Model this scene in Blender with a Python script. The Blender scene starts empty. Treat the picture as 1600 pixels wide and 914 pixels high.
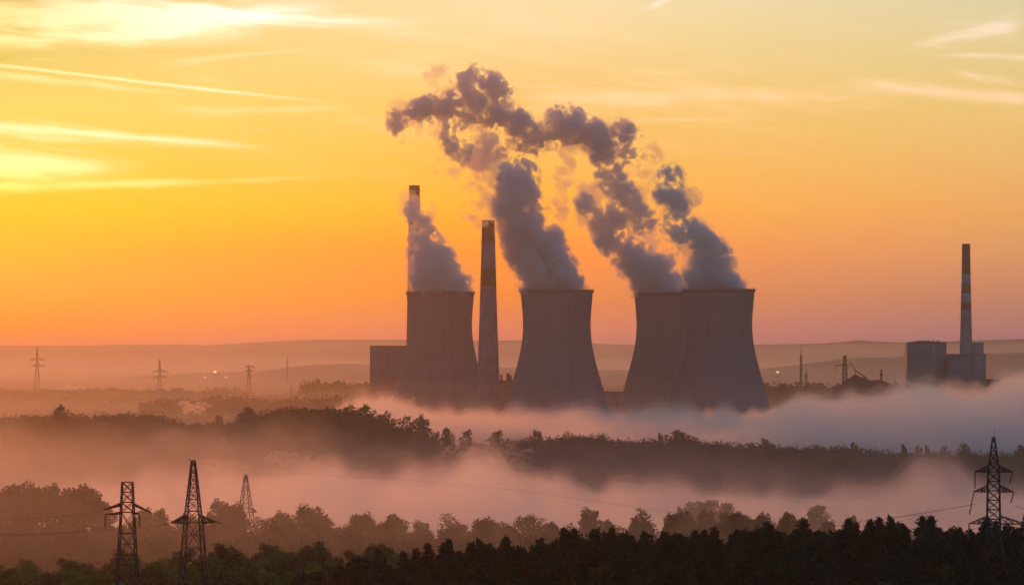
import bpy, math, random
import numpy as np
from math import radians, sin, cos, pi
random.seed(7)
RNG = np.random.default_rng(11)
S = bpy.context.scene
COL = S.collection

# ------------------------------------------------------------------ camera
F = 5692.0            # focal length in photo pixels (photo is 1600 wide)
CAMZ = 62.0
HY = 545.0            # photo row of the eye-level horizon
cam = bpy.data.cameras.new('camera')
cam.sensor_width = 36.0
cam.lens = 36.0 * F / 1600.0
cam.shift_y = (HY - 457.0) / 1600.0
cam.clip_start = 1.0
cam.clip_end = 60000.0
cam_o = bpy.data.objects.new('camera', cam)
cam_o.location = (0, 0, CAMZ)
cam_o.rotation_euler = (radians(90), 0, 0)
COL.objects.link(cam_o)
S.camera = cam_o

# ------------------------------------------------------------------ light
SUN_EL, SUN_AZ = 7.0, -11.0           # degrees; azimuth measured from the view axis, negative = left
SKY_STRENGTH = 0.133
SUN_STRENGTH = 3.5
SUN_COLOR = (1.0, 0.22, 0.02)
EXPOSURE = -2.74
HAZE_DENSITY = 0.43e-4
HAZE_G = 0.84
HAZE_COLOR = (1.0, 0.95, 0.86)

S.view_settings.view_transform = 'Standard'
S.view_settings.look = 'None'
S.view_settings.gamma = 1.0
S.view_settings.exposure = EXPOSURE
S.view_settings.use_curve_mapping = False

S.render.engine = 'CYCLES'
cy = S.cycles
cy.use_denoising = True
try:
    cy.denoiser = 'OPENIMAGEDENOISE'
    cy.denoising_input_passes = 'RGB_ALBEDO_NORMAL'
except Exception:
    pass
cy.max_bounces = 16
cy.diffuse_bounces = 2
cy.glossy_bounces = 1
cy.transmission_bounces = 2
cy.volume_bounces = 8
cy.transparent_max_bounces = 128
cy.sample_clamp_indirect = 12.0
cy.use_adaptive_sampling = True
cy.adaptive_threshold = 0.03


def s2l(c):
    return tuple(((v / 255.0) / 12.92 if v / 255.0 <= 0.04045 else ((v / 255.0 + 0.055) / 1.055) ** 2.4) for v in c)


class NT:
    """tiny node-tree helper"""
    def __init__(self, nt):
        self.nt = nt

    def n(self, t, **kw):
        nd = self.nt.nodes.new(t)
        for k, v in kw.items():
            setattr(nd, k, v)
        return nd

    def put(self, sock, v):
        if isinstance(v, bpy.types.NodeSocket):
            self.nt.links.new(v, sock)
        elif isinstance(v, (tuple, list)) and len(v) == 3 and sock.type == 'RGBA':
            sock.default_value = (*v, 1.0)
        else:
            sock.default_value = v

    def m(self, op, a, b=0.0, c=0.0, clamp=False):
        nd = self.n('ShaderNodeMath', operation=op, use_clamp=clamp)
        for i, v in enumerate((a, b, c)):
            self.put(nd.inputs[i], v)
        return nd.outputs[0]

    def mapr(self, v, a, b, c=0.0, d=1.0, kind='SMOOTHSTEP'):
        nd = self.n('ShaderNodeMapRange', interpolation_type=kind)
        self.put(nd.inputs['Value'], v)
        for k, x in zip(('From Min', 'From Max', 'To Min', 'To Max'), (a, b, c, d)):
            self.put(nd.inputs[k], x)
        return nd.outputs[0]

    def mix(self, f, a, b, blend='MIX'):
        nd = self.n('ShaderNodeMix', data_type='RGBA', blend_type=blend)
        self.put(nd.inputs[0], f)
        self.put(nd.inputs[6], a)
        self.put(nd.inputs[7], b)
        return nd.outputs[2]

    def vec(self, x, y, z):
        nd = self.n('ShaderNodeCombineXYZ')
        for i, v in enumerate((x, y, z)):
            self.put(nd.inputs[i], v)
        return nd.outputs[0]

    def noise(self, vec, scale, detail=4.0, rough=0.55, dist=0.0):
        nd = self.n('ShaderNodeTexNoise')
        self.put(nd.inputs['Vector'], vec)
        nd.inputs['Scale'].default_value = scale
        nd.inputs['Detail'].default_value = detail
        nd.inputs['Roughness'].default_value = rough
        nd.inputs['Distortion'].default_value = dist
        return nd.outputs[0]

    def ramp(self, v, stops):
        nd = self.n('ShaderNodeValToRGB')
        self.put(nd.inputs[0], v)
        e = nd.color_ramp.elements
        while len(e) < len(stops):
            e.new(0.5)
        for el, (p, c) in zip(e, stops):
            el.position = p
            el.color = (*c, 1.0)
        return nd.outputs[0]


# ------------------------------------------------------------------ world: dawn sky with thin cirrus
def build_world():
    w = bpy.data.worlds.new('World')
    S.world = w
    w.use_nodes = True
    t = NT(w.node_tree)
    bg = w.node_tree.nodes['Background']
    sky = t.n('ShaderNodeTexSky', sky_type='NISHITA')
    sky.sun_disc = False
    sky.sun_elevation = radians(SUN_EL)
    sky.sun_rotation = radians(SUN_AZ)
    tc = t.n('ShaderNodeTexCoord')
    sp = t.n('ShaderNodeSeparateXYZ')
    t.put(sp.inputs[0], tc.outputs['Generated'])
    X, Y, Z = sp.outputs
    ya = t.m('MAXIMUM', Y, 0.05)
    # sky coordinates: U = tangent of azimuth, V = tangent of elevation, scaled so 1 is about 8 and 5.5 degrees
    U = t.m('MULTIPLY', t.m('DIVIDE', X, ya), F / 800.0)
    V = t.m('MULTIPLY', t.m('DIVIDE', Z, ya), F / 545.0)
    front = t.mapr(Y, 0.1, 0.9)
    Vc = t.m('MAXIMUM', t.m('MINIMUM', V, 1.0), 0.0)
    # tint of the air by height, for the bright side, the middle and the far side of the dawn
    def tint(stops):
        return t.ramp(Vc, [(p, tuple(x * 0.25 for x in c)) for p, c in stops])
    L = tint(SKY_L); M = tint(SKY_M); R = tint(SKY_R)
    c = t.mix(t.mapr(U, -1.0, 0.0, kind='LINEAR'), L, M)
    c = t.mix(t.mapr(U, 0.0, 1.0, kind='LINEAR'), c, R)
    c = t.mix(1.0, c, (4.0, 4.0, 4.0), 'MULTIPLY')
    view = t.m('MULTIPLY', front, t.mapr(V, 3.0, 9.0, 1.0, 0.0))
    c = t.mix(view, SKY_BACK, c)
    base = t.mix(1.0, sky.outputs[0], c, 'MULTIPLY')
    # ---- cirrus and a contrail: thin sheets that scatter sunlight forward; plus a painted sun glow
    def px(x): return (x - 800.0) / 800.0
    def py(y): return (HY - y) / 545.0
    wob = t.noise(t.vec(t.m('MULTIPLY', U, 2.2), t.m('MULTIPLY', V, 5.0), 0.0), 1.0, 3.0)
    fib = t.noise(t.vec(t.m('MULTIPLY', U, 3.0), t.m('ADD', t.m('MULTIPLY', V, 26.0), t.m('MULTIPLY', U, 3.5)), 0.3), 1.0, 5.0, 0.6, 0.3)
    fine = t.noise(t.vec(t.m('MULTIPLY', U, 9.0), t.m('MULTIPLY', V, 60.0), 1.7), 1.0, 4.0, 0.6)
    total = None
    seeds = []
    for (x0, y0, x1, y1, w0, w1, soft_up, soft_dn, amt, wv, fb, e0, e1) in STREAKS:
        U0, V0, U1, V1 = px(x0), py(y0), px(x1), py(y1)
        s = t.m('DIVIDE', t.m('SUBTRACT', U, U0), U1 - U0)                 # 0..1 along
        sc = t.m('MAXIMUM', t.m('MINIMUM', s, 1.0), 0.0)
        mid = t.m('ADD', V0, t.m('MULTIPLY', sc, V1 - V0))
        d = t.m('SUBTRACT', t.m('ADD', V, t.m('MULTIPLY', t.m('SUBTRACT', wob, 0.5), wv)), mid)
        wd = t.m('ADD', w0 / 545.0, t.m('MULTIPLY', sc, (w1 - w0) / 545.0))
        dn = t.m('DIVIDE', d, wd)
        ln = math.hypot(U1 - U0, V1 - V0)
        seed = len(seeds) * 3.7; seeds.append(0)
        n1 = t.noise(t.vec(t.m('MULTIPLY', s, 7.0 * ln), t.m('ADD', t.m('MULTIPLY', d, 34.0), t.m('MULTIPLY', s, 2.0)), seed), 1.0, 6.0, 0.62, 0.4)
        n2 = t.noise(t.vec(t.m('MULTIPLY', s, 2.4 * ln), t.m('MULTIPLY', d, 5.0), seed + 1.3), 1.0, 3.0, 0.5)
        side = t.mapr(dn, -0.05, 0.05)
        prof = t.m('SUBTRACT', 1.0, t.m('ABSOLUTE', dn))
        v = t.m('ADD', prof, t.m('ADD', t.m('MULTIPLY', t.m('SUBTRACT', n1, 0.5), 2.0 * fb), t.m('MULTIPLY', t.m('SUBTRACT', n2, 0.5), 1.6 * fb)))
        k = t.mapr(v, t.m('MULTIPLY', side, 0.0), t.m('ADD', soft_dn, t.m('MULTIPLY', side, soft_up - soft_dn)))
        if e0 > 0:
            k = t.m('MULTIPLY', k, t.mapr(s, 0.0, e0))
        k = t.m('MULTIPLY', k, t.mapr(s, 1.0, 1.0 - e1))
        k = t.m('MULTIPLY', k, t.mapr(n1, 0.25, 0.7, 1.0 - 0.55 * fb, 1.0))
        k = t.m('MULTIPLY', k, amt)
        total = k if total is None else t.m('ADD', total, k)
    # a faint overall veil of fibres high up
    veil = t.m('MULTIPLY', t.mapr(fib, 0.50, 0.78), t.mapr(V, 0.25, 0.9, 0.0, 0.06))
    fu = t.m('ADD', t.m('MULTIPLY', V, 0.99), t.m('MULTIPLY', U, 0.11))
    cir = t.noise(t.vec(t.m('MULTIPLY', U, 2.6), t.m('MULTIPLY', fu, 17.0), 5.1), 1.0, 7.0, 0.66, 0.6)
    cmask = t.noise(t.vec(t.m('MULTIPLY', U, 1.6), t.m('MULTIPLY', fu, 4.0), 9.4), 1.0, 3.0, 0.5)
    cir = t.m('MULTIPLY', t.mapr(cir, 0.44, 0.78), t.mapr(cmask, 0.38, 0.62))
    cir = t.m('MULTIPLY', cir, t.m('MULTIPLY', t.mapr(V, 0.36, 0.62), t.mapr(U, 0.15, -0.7, 0.10, 0.6)))
    total = t.m('ADD', total, cir)
    total = t.m('MULTIPLY', t.m('ADD', total, veil), front)
    cl = t.mix(1.0, base, t.mix(t.mapr(V, 0.3, 0.9), CLOUD_LOW, CLOUD_HIGH), 'MULTIPLY')
    addc = t.mix(total, (0, 0, 0), cl)
    out = t.mix(1.0, base, addc, 'ADD')
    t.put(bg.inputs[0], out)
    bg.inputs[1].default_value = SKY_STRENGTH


# multipliers on the sky texture; position = height above the horizon (0 .. about 5.5 degrees)
SKY_L = [(0.0, (0.305, 0.076, 0.0)), (0.15, (0.238, 0.373, 0.0)), (0.27, (0.283, 0.545, 0.0)), (0.4, (0.416, 0.749, 0.004)), (0.7, (0.627, 0.947, 0.571)), (1.0, (0.419, 0.651, 0.328))]
SKY_M = [(0.0, (0.496, 0.241, 1.491)), (0.15, (0.824, 0.408, 0.016)), (0.27, (1.164, 0.513, 0.019)), (0.4, (1.232, 0.886, 0.081)), (0.7, (1.258, 1.237, 0.851)), (1.0, (1.623, 1.847, 2.254))]
SKY_R = [(0.0, (0.478, 0.425, 3.47)), (0.15, (1.054, 0.728, 1.811)), (0.27, (1.575, 1.124, 1.419)), (0.4, (1.947, 1.432, 1.115)), (0.7, (2.234, 2.173, 1.649)), (1.0, (2.327, 2.72, 3.095))]
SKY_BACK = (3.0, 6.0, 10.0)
CLOUD_LOW = (1.0, 0.55, 7.0)
CLOUD_HIGH = (1.0, 0.85, 2.6)
# x0,y0 -> x1,y1 in photo pixels of arc, half widths at both ends, edge softness above/below, amount, waviness, fibre share, start/end fade
STREAKS = [
    (-80, 22, 700, 42, 60, 12, 1.0, 1.3, 1.4, 0.10, 0.75, 0.0, 0.5),
    (-80, 66, 480, 58, 22, 14, 1.0, 1.4, 0.9, 0.06, 0.5, 0.0, 0.6),
    (120, 52, 560, 8, 26, 30, 1.0, 1.3, 0.75, 0.09, 0.6, 0.3, 0.4),
    (-60, 96, 570, 168, 4.6, 3.6, 1.0, 1.4, 0.7, 0.010, 0.4, 0.0, 0.4),
    (-60, 112, 330, 150, 14, 4, 1.2, 1.4, 0.5, 0.02, 0.5, 0.0, 0.6),
    (-60, 196, 470, 236, 22, 7, 0.9, 1.5, 0.9, 0.03, 0.75, 0.0, 0.45),
    (230, 172, 640, 172, 12, 6, 1.2, 1.4, 0.28, 0.04, 0.7, 0.3, 0.5),
    (-60, 297, 680, 270, 15, 3.5, 1.3, 1.5, 1.0, 0.014, 0.65, 0.0, 0.6),
    (-110, 270, 260, 264, 58, 24, 1.5, 1.7, 3.0, 0.05, 0.6, 0.0, 0.85),  # sun glow at the left edge, painted in as a broad soft streak
    (220, 104, 520, 76, 12, 4, 1.2, 1.4, 0.30, 0.04, 0.6, 0.4, 0.4),
    (780, 160, 1500, 150, 42, 24, 1.2, 1.4, 0.26, 0.06, 0.85, 0.15, 0.5),
    (860, 193, 1240, 184, 8, 5, 1.2, 1.4, 0.24, 0.02, 0.5, 0.4, 0.5),
    (1290, 122, 1700, 172, 14, 20, 1.2, 1.4, 0.30, 0.06, 0.8, 0.25, 0.2),
    (1410, 74, 1605, 34, 8, 30, 1.0, 1.2, 0.28, 0.06, 0.9, 0.3, 0.2),
    (1440, 84, 1700, 98, 6, 10, 1.2, 1.4, 0.26, 0.03, 0.7, 0.35, 0.2),
    (1480, 110, 1600, 134, 7, 12, 1.2, 1.4, 0.22, 0.04, 0.8, 0.35, 0.35),
    (1010, 14, 1060, -8, 5, 8, 0.9, 1.0, 0.3, 0.01, 0.8, 0.3, 0.3),
    (700, 40, 1100, 60, 40, 30, 1.3, 1.4, 0.05, 0.06, 0.9, 0.4, 0.4),
    (330, 345, 640, 352, 3, 3, 1.2, 1.4, 0.10, 0.01, 0.5, 0.3, 0.3),
]
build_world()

sun = bpy.data.lights.new('sun', 'SUN')
sun.energy = SUN_STRENGTH
sun.angle = radians(8.0)    # the disc is veiled by thin cloud
sun.color = SUN_COLOR
sun_o = bpy.data.objects.new('sun', sun)
# lamp shines along its -Z; the sun stands ahead and to the left of the view
sun_o.rotation_euler = (radians(90 - SUN_EL), 0, radians(180 - SUN_AZ) + pi * 0)
COL.objects.link(sun_o)
_d = (sin(radians(SUN_AZ)) * cos(radians(SUN_EL)), cos(radians(SUN_AZ)) * cos(radians(SUN_EL)), sin(radians(SUN_EL)))
import mathutils
sun_o.rotation_euler = mathutils.Vector(_d).to_track_quat('Z', 'Y').to_euler()


# ------------------------------------------------------------------ helpers
def P(px, py, D):
    """the world point that stands D metres ahead at a given direction"""
    return ((px - 800.0) / F * D, D, CAMZ - (py - HY) / F * D)


def zat(py, D):
    return CAMZ - (py - HY) / F * D


def xat(px, D):
    return (px - 800.0) / F * D


def mesh_from(name, V, faces, smooth=False):
    """faces: list of index arrays, (n,3) or (n,4)"""
    me = bpy.data.meshes.new(name)
    V = np.asarray(V, dtype=np.float32)
    me.vertices.add(len(V))
    me.vertices.foreach_set('co', V.ravel())
    arrs = [np.asarray(f, dtype=np.int32) for f in faces if len(f)]
    loops = np.concatenate([a.ravel() for a in arrs])
    tot = np.concatenate([np.full(len(a), a.shape[1], dtype=np.int32) for a in arrs])
    start = np.concatenate(([0], np.cumsum(tot)[:-1])).astype(np.int32)
    me.loops.add(len(loops))
    me.loops.foreach_set('vertex_index', loops)
    me.polygons.add(len(tot))
    me.polygons.foreach_set('loop_start', start)
    me.polygons.foreach_set('loop_total', tot)
    if smooth:
        me.polygons.foreach_set('use_smooth', np.ones(len(tot), dtype=bool))
    me.update(calc_edges=True)
    return me


class MB:
    """collects boxes, tubes, lathes and quads for ONE mesh"""
    def __init__(self):
        self.v, self.q, self.t, self.n = [], [], [], 0

    def add(self, V, Q=None, T=None):
        V = np.asarray(V, dtype=float)
        if Q is not None and len(Q):
            self.q.append(np.asarray(Q) + self.n)
        if T is not None and len(T):
            self.t.append(np.asarray(T) + self.n)
        self.v.append(V)
        self.n += len(V)

    def tube(self, a, b, r0, r1=None, seg=4):
        r1 = r0 if r1 is None else r1
        a = np.array(a, float); b = np.array(b, float)
        d = b - a
        L = np.linalg.norm(d)
        if L < 1e-9:
            return
        d /= L
        u = np.cross(d, (0, 0, 1.0) if abs(d[2]) < 0.9 else (1.0, 0, 0)); u /= np.linalg.norm(u)
        w = np.cross(d, u)
        an = np.arange(seg) * 2 * pi / seg + pi / 4
        ring = np.cos(an)[:, None] * u + np.sin(an)[:, None] * w
        V = np.concatenate([a + ring * r0, b + ring * r1])
        Q = [(i, (i + 1) % seg, seg + (i + 1) % seg, seg + i) for i in range(seg)]
        T = []
        if seg == 4:
            Q += [(3, 2, 1, 0), (4, 5, 6, 7)]
        else:
            T = [(0, i + 1, i) for i in range(1, seg - 1)] + [(seg, seg + i, seg + i + 1) for i in range(1, seg - 1)]
        self.add(V, Q, T)

    def path(self, pts, rad, seg=6):
        for i in range(len(pts) - 1):
            r = rad if np.isscalar(rad) else rad[i]
            r2 = rad if np.isscalar(rad) else rad[i + 1]
            self.tube(pts[i], pts[i + 1], r, r2, seg)

    def box(self, x0, x1, y0, y1, z0, z1):
        V = [(x, y, z) for z in (z0, z1) for y in (y0, y1) for x in (x0, x1)]
        Q = [(0, 2, 3, 1), (4, 5, 7, 6), (0, 1, 5, 4), (1, 3, 7, 5), (3, 2, 6, 7), (2, 0, 4, 6)]
        self.add(V, Q)

    def lathe(self, prof, seg=64, centre=(0, 0), close=False):
        """prof: list of (r, z); closed ring if close"""
        n = len(prof)
        an = np.arange(seg) * 2 * pi / seg
        V = np.concatenate([np.stack([centre[0] + r * np.cos(an), centre[1] + r * np.sin(an), np.full(seg, z)], 1) for r, z in prof])
        Q = []
        for i in range(n if close else n - 1):
            j = (i + 1) % n
            for k in range(seg):
                k2 = (k + 1) % seg
                Q.append((i * seg + k, i * seg + k2, j * seg + k2, j * seg + k))
        self.add(V, Q)

    def cap(self, r, z, seg=64, centre=(0, 0)):
        an = np.arange(seg) * 2 * pi / seg
        V = np.stack([centre[0] + r * np.cos(an), centre[1] + r * np.sin(an), np.full(seg, z)], 1)
        V = np.concatenate([V, [(centre[0], centre[1], z)]])
        self.add(V, None, [(i, (i + 1) % seg, seg) for i in range(seg)])

    def mesh(self, name, smooth=False):
        return mesh_from(name, np.concatenate(self.v), ([np.concatenate(self.q)] if self.q else []) + ([np.concatenate(self.t)] if self.t else []), smooth)

    def build(self, name, mat, parent=None, smooth=False):
        return obj(name, self.mesh(name, smooth), mat, parent)


def obj(name, me, mat=None, parent=None):
    o = bpy.data.objects.new(name, me)
    if mat is not None and not me.materials:
        me.materials.append(mat)
    COL.objects.link(o)
    if parent is not None:
        o.parent = parent
    return o


def tag(o, label=None, cat=None, group=None, kind=None):
    if label: o['label'] = label
    if cat: o['category'] = cat
    if group: o['group'] = group
    if kind: o['kind'] = kind
    return o


def thing(name, label, cat, loc=(0, 0, 0), rz=0.0, group=None):
    o = bpy.data.objects.new(name, None)
    o.empty_display_size = 0.5
    COL.objects.link(o)
    o.location = loc
    o.rotation_euler = (0, 0, rz)
    return tag(o, label, cat, group)


def dup(root, loc, rz=0.0, scale=1.0, label=None, group=None):
    r = root.copy(); COL.objects.link(r)
    r.location = loc; r.rotation_euler = (0, 0, rz)
    r.scale = (scale, scale, scale) if np.isscalar(scale) else scale
    if label: r['label'] = label
    if group: r['group'] = group
    for ch in list(root.children):
        c = ch.copy(); COL.objects.link(c); c.parent = r
        for g in list(ch.children):
            d = g.copy(); COL.objects.link(d); d.parent = c
    return r


# ------------------------------------------------------------------ noise on grids
def _spline_w(n, period, off):
    """(n, m) cubic B-spline weights of n samples on a lattice of given period"""
    x = np.arange(n) / period + off
    m = int(math.floor(x[-1])) + 4
    i = np.floor(x).astype(int)
    f = x - i
    w = np.stack([(1 - f) ** 3, 3 * f ** 3 - 6 * f ** 2 + 4, -3 * f ** 3 + 3 * f ** 2 + 3 * f + 1, f ** 3], 1) / 6.0
    W = np.zeros((n, m), dtype=np.float32)
    for k in range(4):
        W[np.arange(n), np.minimum(i + k, m - 1)] += w[:, k]
    return W


def gnoise(shape, period, rng):
    """smooth random field about N(0, 1) sampled on a grid; period in samples (scalar or per axis)"""
    pr = [period] * len(shape) if np.isscalar(period) else period
    Ws = [_spline_w(n, p, rng.random()) for n, p in zip(shape, pr)]
    a = rng.standard_normal([W.shape[1] for W in Ws]).astype(np.float32)
    for ax, W in enumerate(Ws):
        a = np.moveaxis(np.tensordot(W, a, axes=(1, ax)), 0, ax)
    return a / (0.58 ** len(shape))


def surface_nets(f, org, step):
    """closed quad surface of f < 0 on a regular grid"""
    s = f < 0
    n = np.array(f.shape)
    cn = n - 1
    size = int(np.prod(cn))
    cnt = np.zeros(size); pos = [np.zeros(size) for _ in range(3)]
    quads = []
    for ax in range(3):
        a = [slice(None)] * 3; b = [slice(None)] * 3
        a[ax] = slice(0, -1); b[ax] = slice(1, None)
        sa, sb = s[tuple(a)], s[tuple(b)]
        idx = np.argwhere(sa != sb)
        f0 = f[tuple(a)][tuple(idx.T)]; f1 = f[tuple(b)][tuple(idx.T)]
        t = f0 / (f0 - f1)
        inside = sa[tuple(idx.T)]
        u, v = [(1, 2), (2, 0), (0, 1)][ax]
        ok = (idx[:, u] >= 1) & (idx[:, v] >= 1) & (idx[:, u] < n[u] - 1) & (idx[:, v] < n[v] - 1)
        idx, t, inside = idx[ok], t[ok], inside[ok]
        cells = []
        for du, dv in ((1, 1), (0, 1), (0, 0), (1, 0)):
            c = idx.copy(); c[:, u] -= du; c[:, v] -= dv
            ci = (c[:, 0] * cn[1] + c[:, 1]) * cn[2] + c[:, 2]
            p = [None] * 3
            p[ax] = idx[:, ax] + t; p[u] = idx[:, u].astype(float); p[v] = idx[:, v].astype(float)
            cnt += np.bincount(ci, minlength=size)
            for k in range(3):
                pos[k] += np.bincount(ci, weights=p[k], minlength=size)
            cells.append(ci)
        q = np.stack(cells, 1)
        q[~inside] = q[~inside][:, ::-1]
        quads.append(q)
    used = np.nonzero(cnt)[0]
    remap = np.zeros(size, dtype=np.int32); remap[used] = np.arange(len(used))
    V = np.stack([pos[k][used] / cnt[used] for k in range(3)], 1) * step + np.array(org)
    return V, remap[np.concatenate(quads)]


# ------------------------------------------------------------------ materials
def new_mat(name):
    m = bpy.data.materials.new(name)
    m.use_nodes = True
    return m, NT(m.node_tree), m.node_tree.nodes['Principled BSDF']


def mat_concrete(name, dark, light, seed):
    m, t, b = new_mat(name)
    tc = t.n('ShaderNodeTexCoord').outputs['Object']
    sp = t.n('ShaderNodeSeparateXYZ'); t.put(sp.inputs[0], tc)
    X, Y, Z = sp.outputs
    an = t.m('ARCTAN2', Y, X)
    streak = t.noise(t.vec(t.m('MULTIPLY', an, 16.0), t.m('MULTIPLY', Z, 0.02), seed), 1.0, 5.0, 0.65)
    blot = t.noise(t.vec(X, Y, t.m('ADD', t.m('MULTIPLY', Z, 0.5), seed)), 0.035, 4.0, 0.6)
    ring = t.m('PINGPONG', Z, 3.0)
    ring = t.mapr(ring, 0.0, 0.35, 0.94, 1.0)
    rib = t.mapr(t.m('PINGPONG', t.m('MULTIPLY', an, 12.0), 0.5), 0.0, 0.08, 0.95, 1.0)
    k = t.m('ADD', t.m('MULTIPLY', streak, 0.6), t.m('MULTIPLY', blot, 0.4))
    c = t.mix(t.mapr(k, 0.3, 0.7), dark, light)
    c = t.mix(1.0, c, t.mix(t.m('MULTIPLY', ring, rib), (0, 0, 0), (1, 1, 1)), 'MULTIPLY')
    t.put(b.inputs['Base Color'], c)
    b.inputs['Roughness'].default_value = 0.9
    b.inputs['Specular IOR Level'].default_value = 0.2
    return m


def mat_plain(name, col, rough=0.8, scale=0.3, var=0.25, metal=0.0):
    m, t, b = new_mat(name)
    tc = t.n('ShaderNodeTexCoord').outputs['Object']
    n = t.noise(tc, scale, 5.0, 0.6)
    c = t.mix(t.mapr(n, 0.3, 0.7), tuple(v * (1 - var) for v in col), tuple(v * (1 + var) for v in col))
    t.put(b.inputs['Base Color'], c)
    b.inputs['Roughness'].default_value = rough
    b.inputs['Metallic'].default_value = metal
    b.inputs['Specular IOR Level'].default_value = 0.25
    return m


def mat_foliage(name, a, bcol, scale=0.45):
    m, t, b = new_mat(name)
    oi = t.n('ShaderNodeObjectInfo')
    tc = t.n('ShaderNodeTexCoord').outputs['Object']
    n = t.noise(tc, scale, 3.0, 0.6)
    f = t.m('ADD', t.mapr(n, 0.3, 0.7, 0.0, 0.7), t.m('MULTIPLY', oi.outputs['Random'], 0.5), clamp=True)
    c = t.mix(f, a, bcol)
    t.put(b.inputs['Base Color'], c)
    b.inputs['Roughness'].default_value = 0.85
    b.inputs['Specular IOR Level'].default_value = 0.1
    tr = t.n('ShaderNodeBsdfTranslucent')
    t.put(tr.inputs['Color'], t.mix(1.0, c, (1.0, 1.05, 0.55), 'MULTIPLY'))
    mx = t.n('ShaderNodeMixShader'); mx.inputs[0].default_value = 0.35
    out = [x for x in m.node_tree.nodes if x.type == 'OUTPUT_MATERIAL'][0]
    t.put(mx.inputs[1], b.outputs[0]); t.put(mx.inputs[2], tr.outputs[0])
    t.put(out.inputs['Surface'], mx.outputs[0])
    return m


def mat_volume(name, density, color=(1, 1, 1), g=0.6, principled=False):
    m = bpy.data.materials.new(name)
    m.use_nodes = True
    nt = m.node_tree
    nt.nodes.clear()
    out = nt.nodes.new('ShaderNodeOutputMaterial')
    v = nt.nodes.new('ShaderNodeVolumePrincipled')
    v.inputs['Color'].default_value = (*color, 1)
    v.inputs['Density'].default_value = density
    v.inputs['Density Attribute'].default_value = ''
    v.inputs['Color Attribute'].default_value = ''
    v.inputs['Temperature Attribute'].default_value = ''
    v.inputs['Anisotropy'].default_value = g
    v.inputs['Absorption Color'].default_value = (0, 0, 0, 1)
    nt.links.new(v.outputs[0], out.inputs['Volume'])
    return m


M = {}
M['concrete'] = mat_concrete('tower_concrete', (0.115, 0.115, 0.12), (0.155, 0.152, 0.155), 1.0)
M['concrete_dark'] = mat_plain('rim_concrete', (0.10, 0.095, 0.09), 0.9, 0.2)
M['stack'] = mat_plain('chimney_concrete', (0.18, 0.175, 0.17), 0.9, 0.08)
M['red'] = mat_plain('faded_red_paint', (0.22, 0.055, 0.04), 0.8, 0.1)
M['white'] = mat_plain('weathered_white_paint', (0.27, 0.265, 0.26), 0.8, 0.1)
M['soot'] = mat_plain('sooty_concrete', (0.06, 0.05, 0.045), 0.9, 0.1)
M['clad'] = mat_plain('grey_metal_cladding', (0.11, 0.12, 0.13), 0.6, 0.05)
M['clad_light'] = mat_plain('pale_metal_cladding', (0.17, 0.17, 0.175), 0.6, 0.05)
M['clad_dark'] = mat_plain('dark_metal_cladding', (0.07, 0.075, 0.08), 0.6, 0.05)
M['steel'] = mat_plain('weathered_steel', (0.035, 0.033, 0.032), 0.6, 0.8, 0.3, 0.2)
M['ins'] = mat_plain('brown_glazed_porcelain', (0.06, 0.035, 0.025), 0.3, 2.0)
M['wire'] = mat_plain('aluminium_wire', (0.06, 0.06, 0.06), 0.5, 1.0)
M['coal'] = mat_plain('coal', (0.015, 0.014, 0.014), 0.8, 0.2, 0.4)
M['bark'] = mat_plain('bark', (0.06, 0.045, 0.035), 0.95, 1.5, 0.35)
M['leaf_dark'] = mat_foliage('needles_dark', (0.008, 0.027, 0.017), (0.024, 0.064, 0.036))
M['leaf_mid'] = mat_foliage('leaves_mid', (0.030, 0.045, 0.014), (0.075, 0.10, 0.030))
M['leaf_spring'] = mat_foliage('leaves_spring', (0.10, 0.115, 0.025), (0.22, 0.23, 0.05))
M['leaf_knoll'] = mat_foliage('leaves_brownish', (0.075, 0.065, 0.022), (0.17, 0.135, 0.05))
M['wood'] = mat_foliage('wood_canopy', (0.022, 0.030, 0.014), (0.06, 0.075, 0.03), 0.06)
M['far_wood'] = mat_foliage('far_wood_canopy', (0.025, 0.032, 0.018), (0.05, 0.06, 0.03), 0.03)
M['lamp'] = None


def mat_ground():
    m, t, b = new_mat('meadow_and_fields')
    geo = t.n('ShaderNodeNewGeometry').outputs['Position']
    a = t.noise(geo, 0.004, 4.0, 0.5)
    c = t.mix(t.mapr(a, 0.4, 0.6), (0.045, 0.055, 0.022), (0.10, 0.085, 0.05))
    d = t.noise(geo, 0.12, 5.0, 0.6)
    c = t.mix(t.mapr(d, 0.35, 0.7, 0.0, 0.6), c, (0.03, 0.04, 0.015))
    t.put(b.inputs['Base Color'], c)
    b.inputs['Roughness'].default_value = 0.95
    b.inputs['Specular IOR Level'].default_value = 0.1
    return m


M['ground'] = mat_ground()
M['hill'] = mat_plain('wooded_hillside', (0.05, 0.06, 0.032), 0.95, 0.004, 0.5)

# ------------------------------------------------------------------ terrain
BASE_Y = [-400, -20, 25, 60, 150, 300, 450, 530, 900, 1000, 1150, 1250, 1750, 2150, 2600, 14000]
BASE_Z = [60.3, 60.3, 59.5, 54, 42, 20, 13, 12, 6, 5, -10, -14, -14, -4, 0, 0]
E_PX = [300, 430, 470, 520, 600, 700, 770, 850, 950, 1050, 1150, 1300, 1400, 1500, 1600, 1900]
E_PY = [940, 922, 903, 886, 869, 857, 847, 839, 833, 831, 827, 819, 816, 820, 817, 810]
D_PX = [-200, 0, 60, 110, 160, 200, 250, 330, 400, 450, 520, 620, 700, 900]
D_PY = [885, 892, 884, 882, 893, 876, 869, 863, 859, 861, 862, 866, 890, 930]
C_PX = [-200, 0, 60, 120, 150, 175, 230, 330, 450, 560, 620, 700, 760, 930, 1060, 1140, 1250, 1600]
C_PY = [778, 781, 774, 777, 790, 806, 806, 804, 806, 810, 818, 820, 822, 812, 808, 806, 812, 822]
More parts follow.
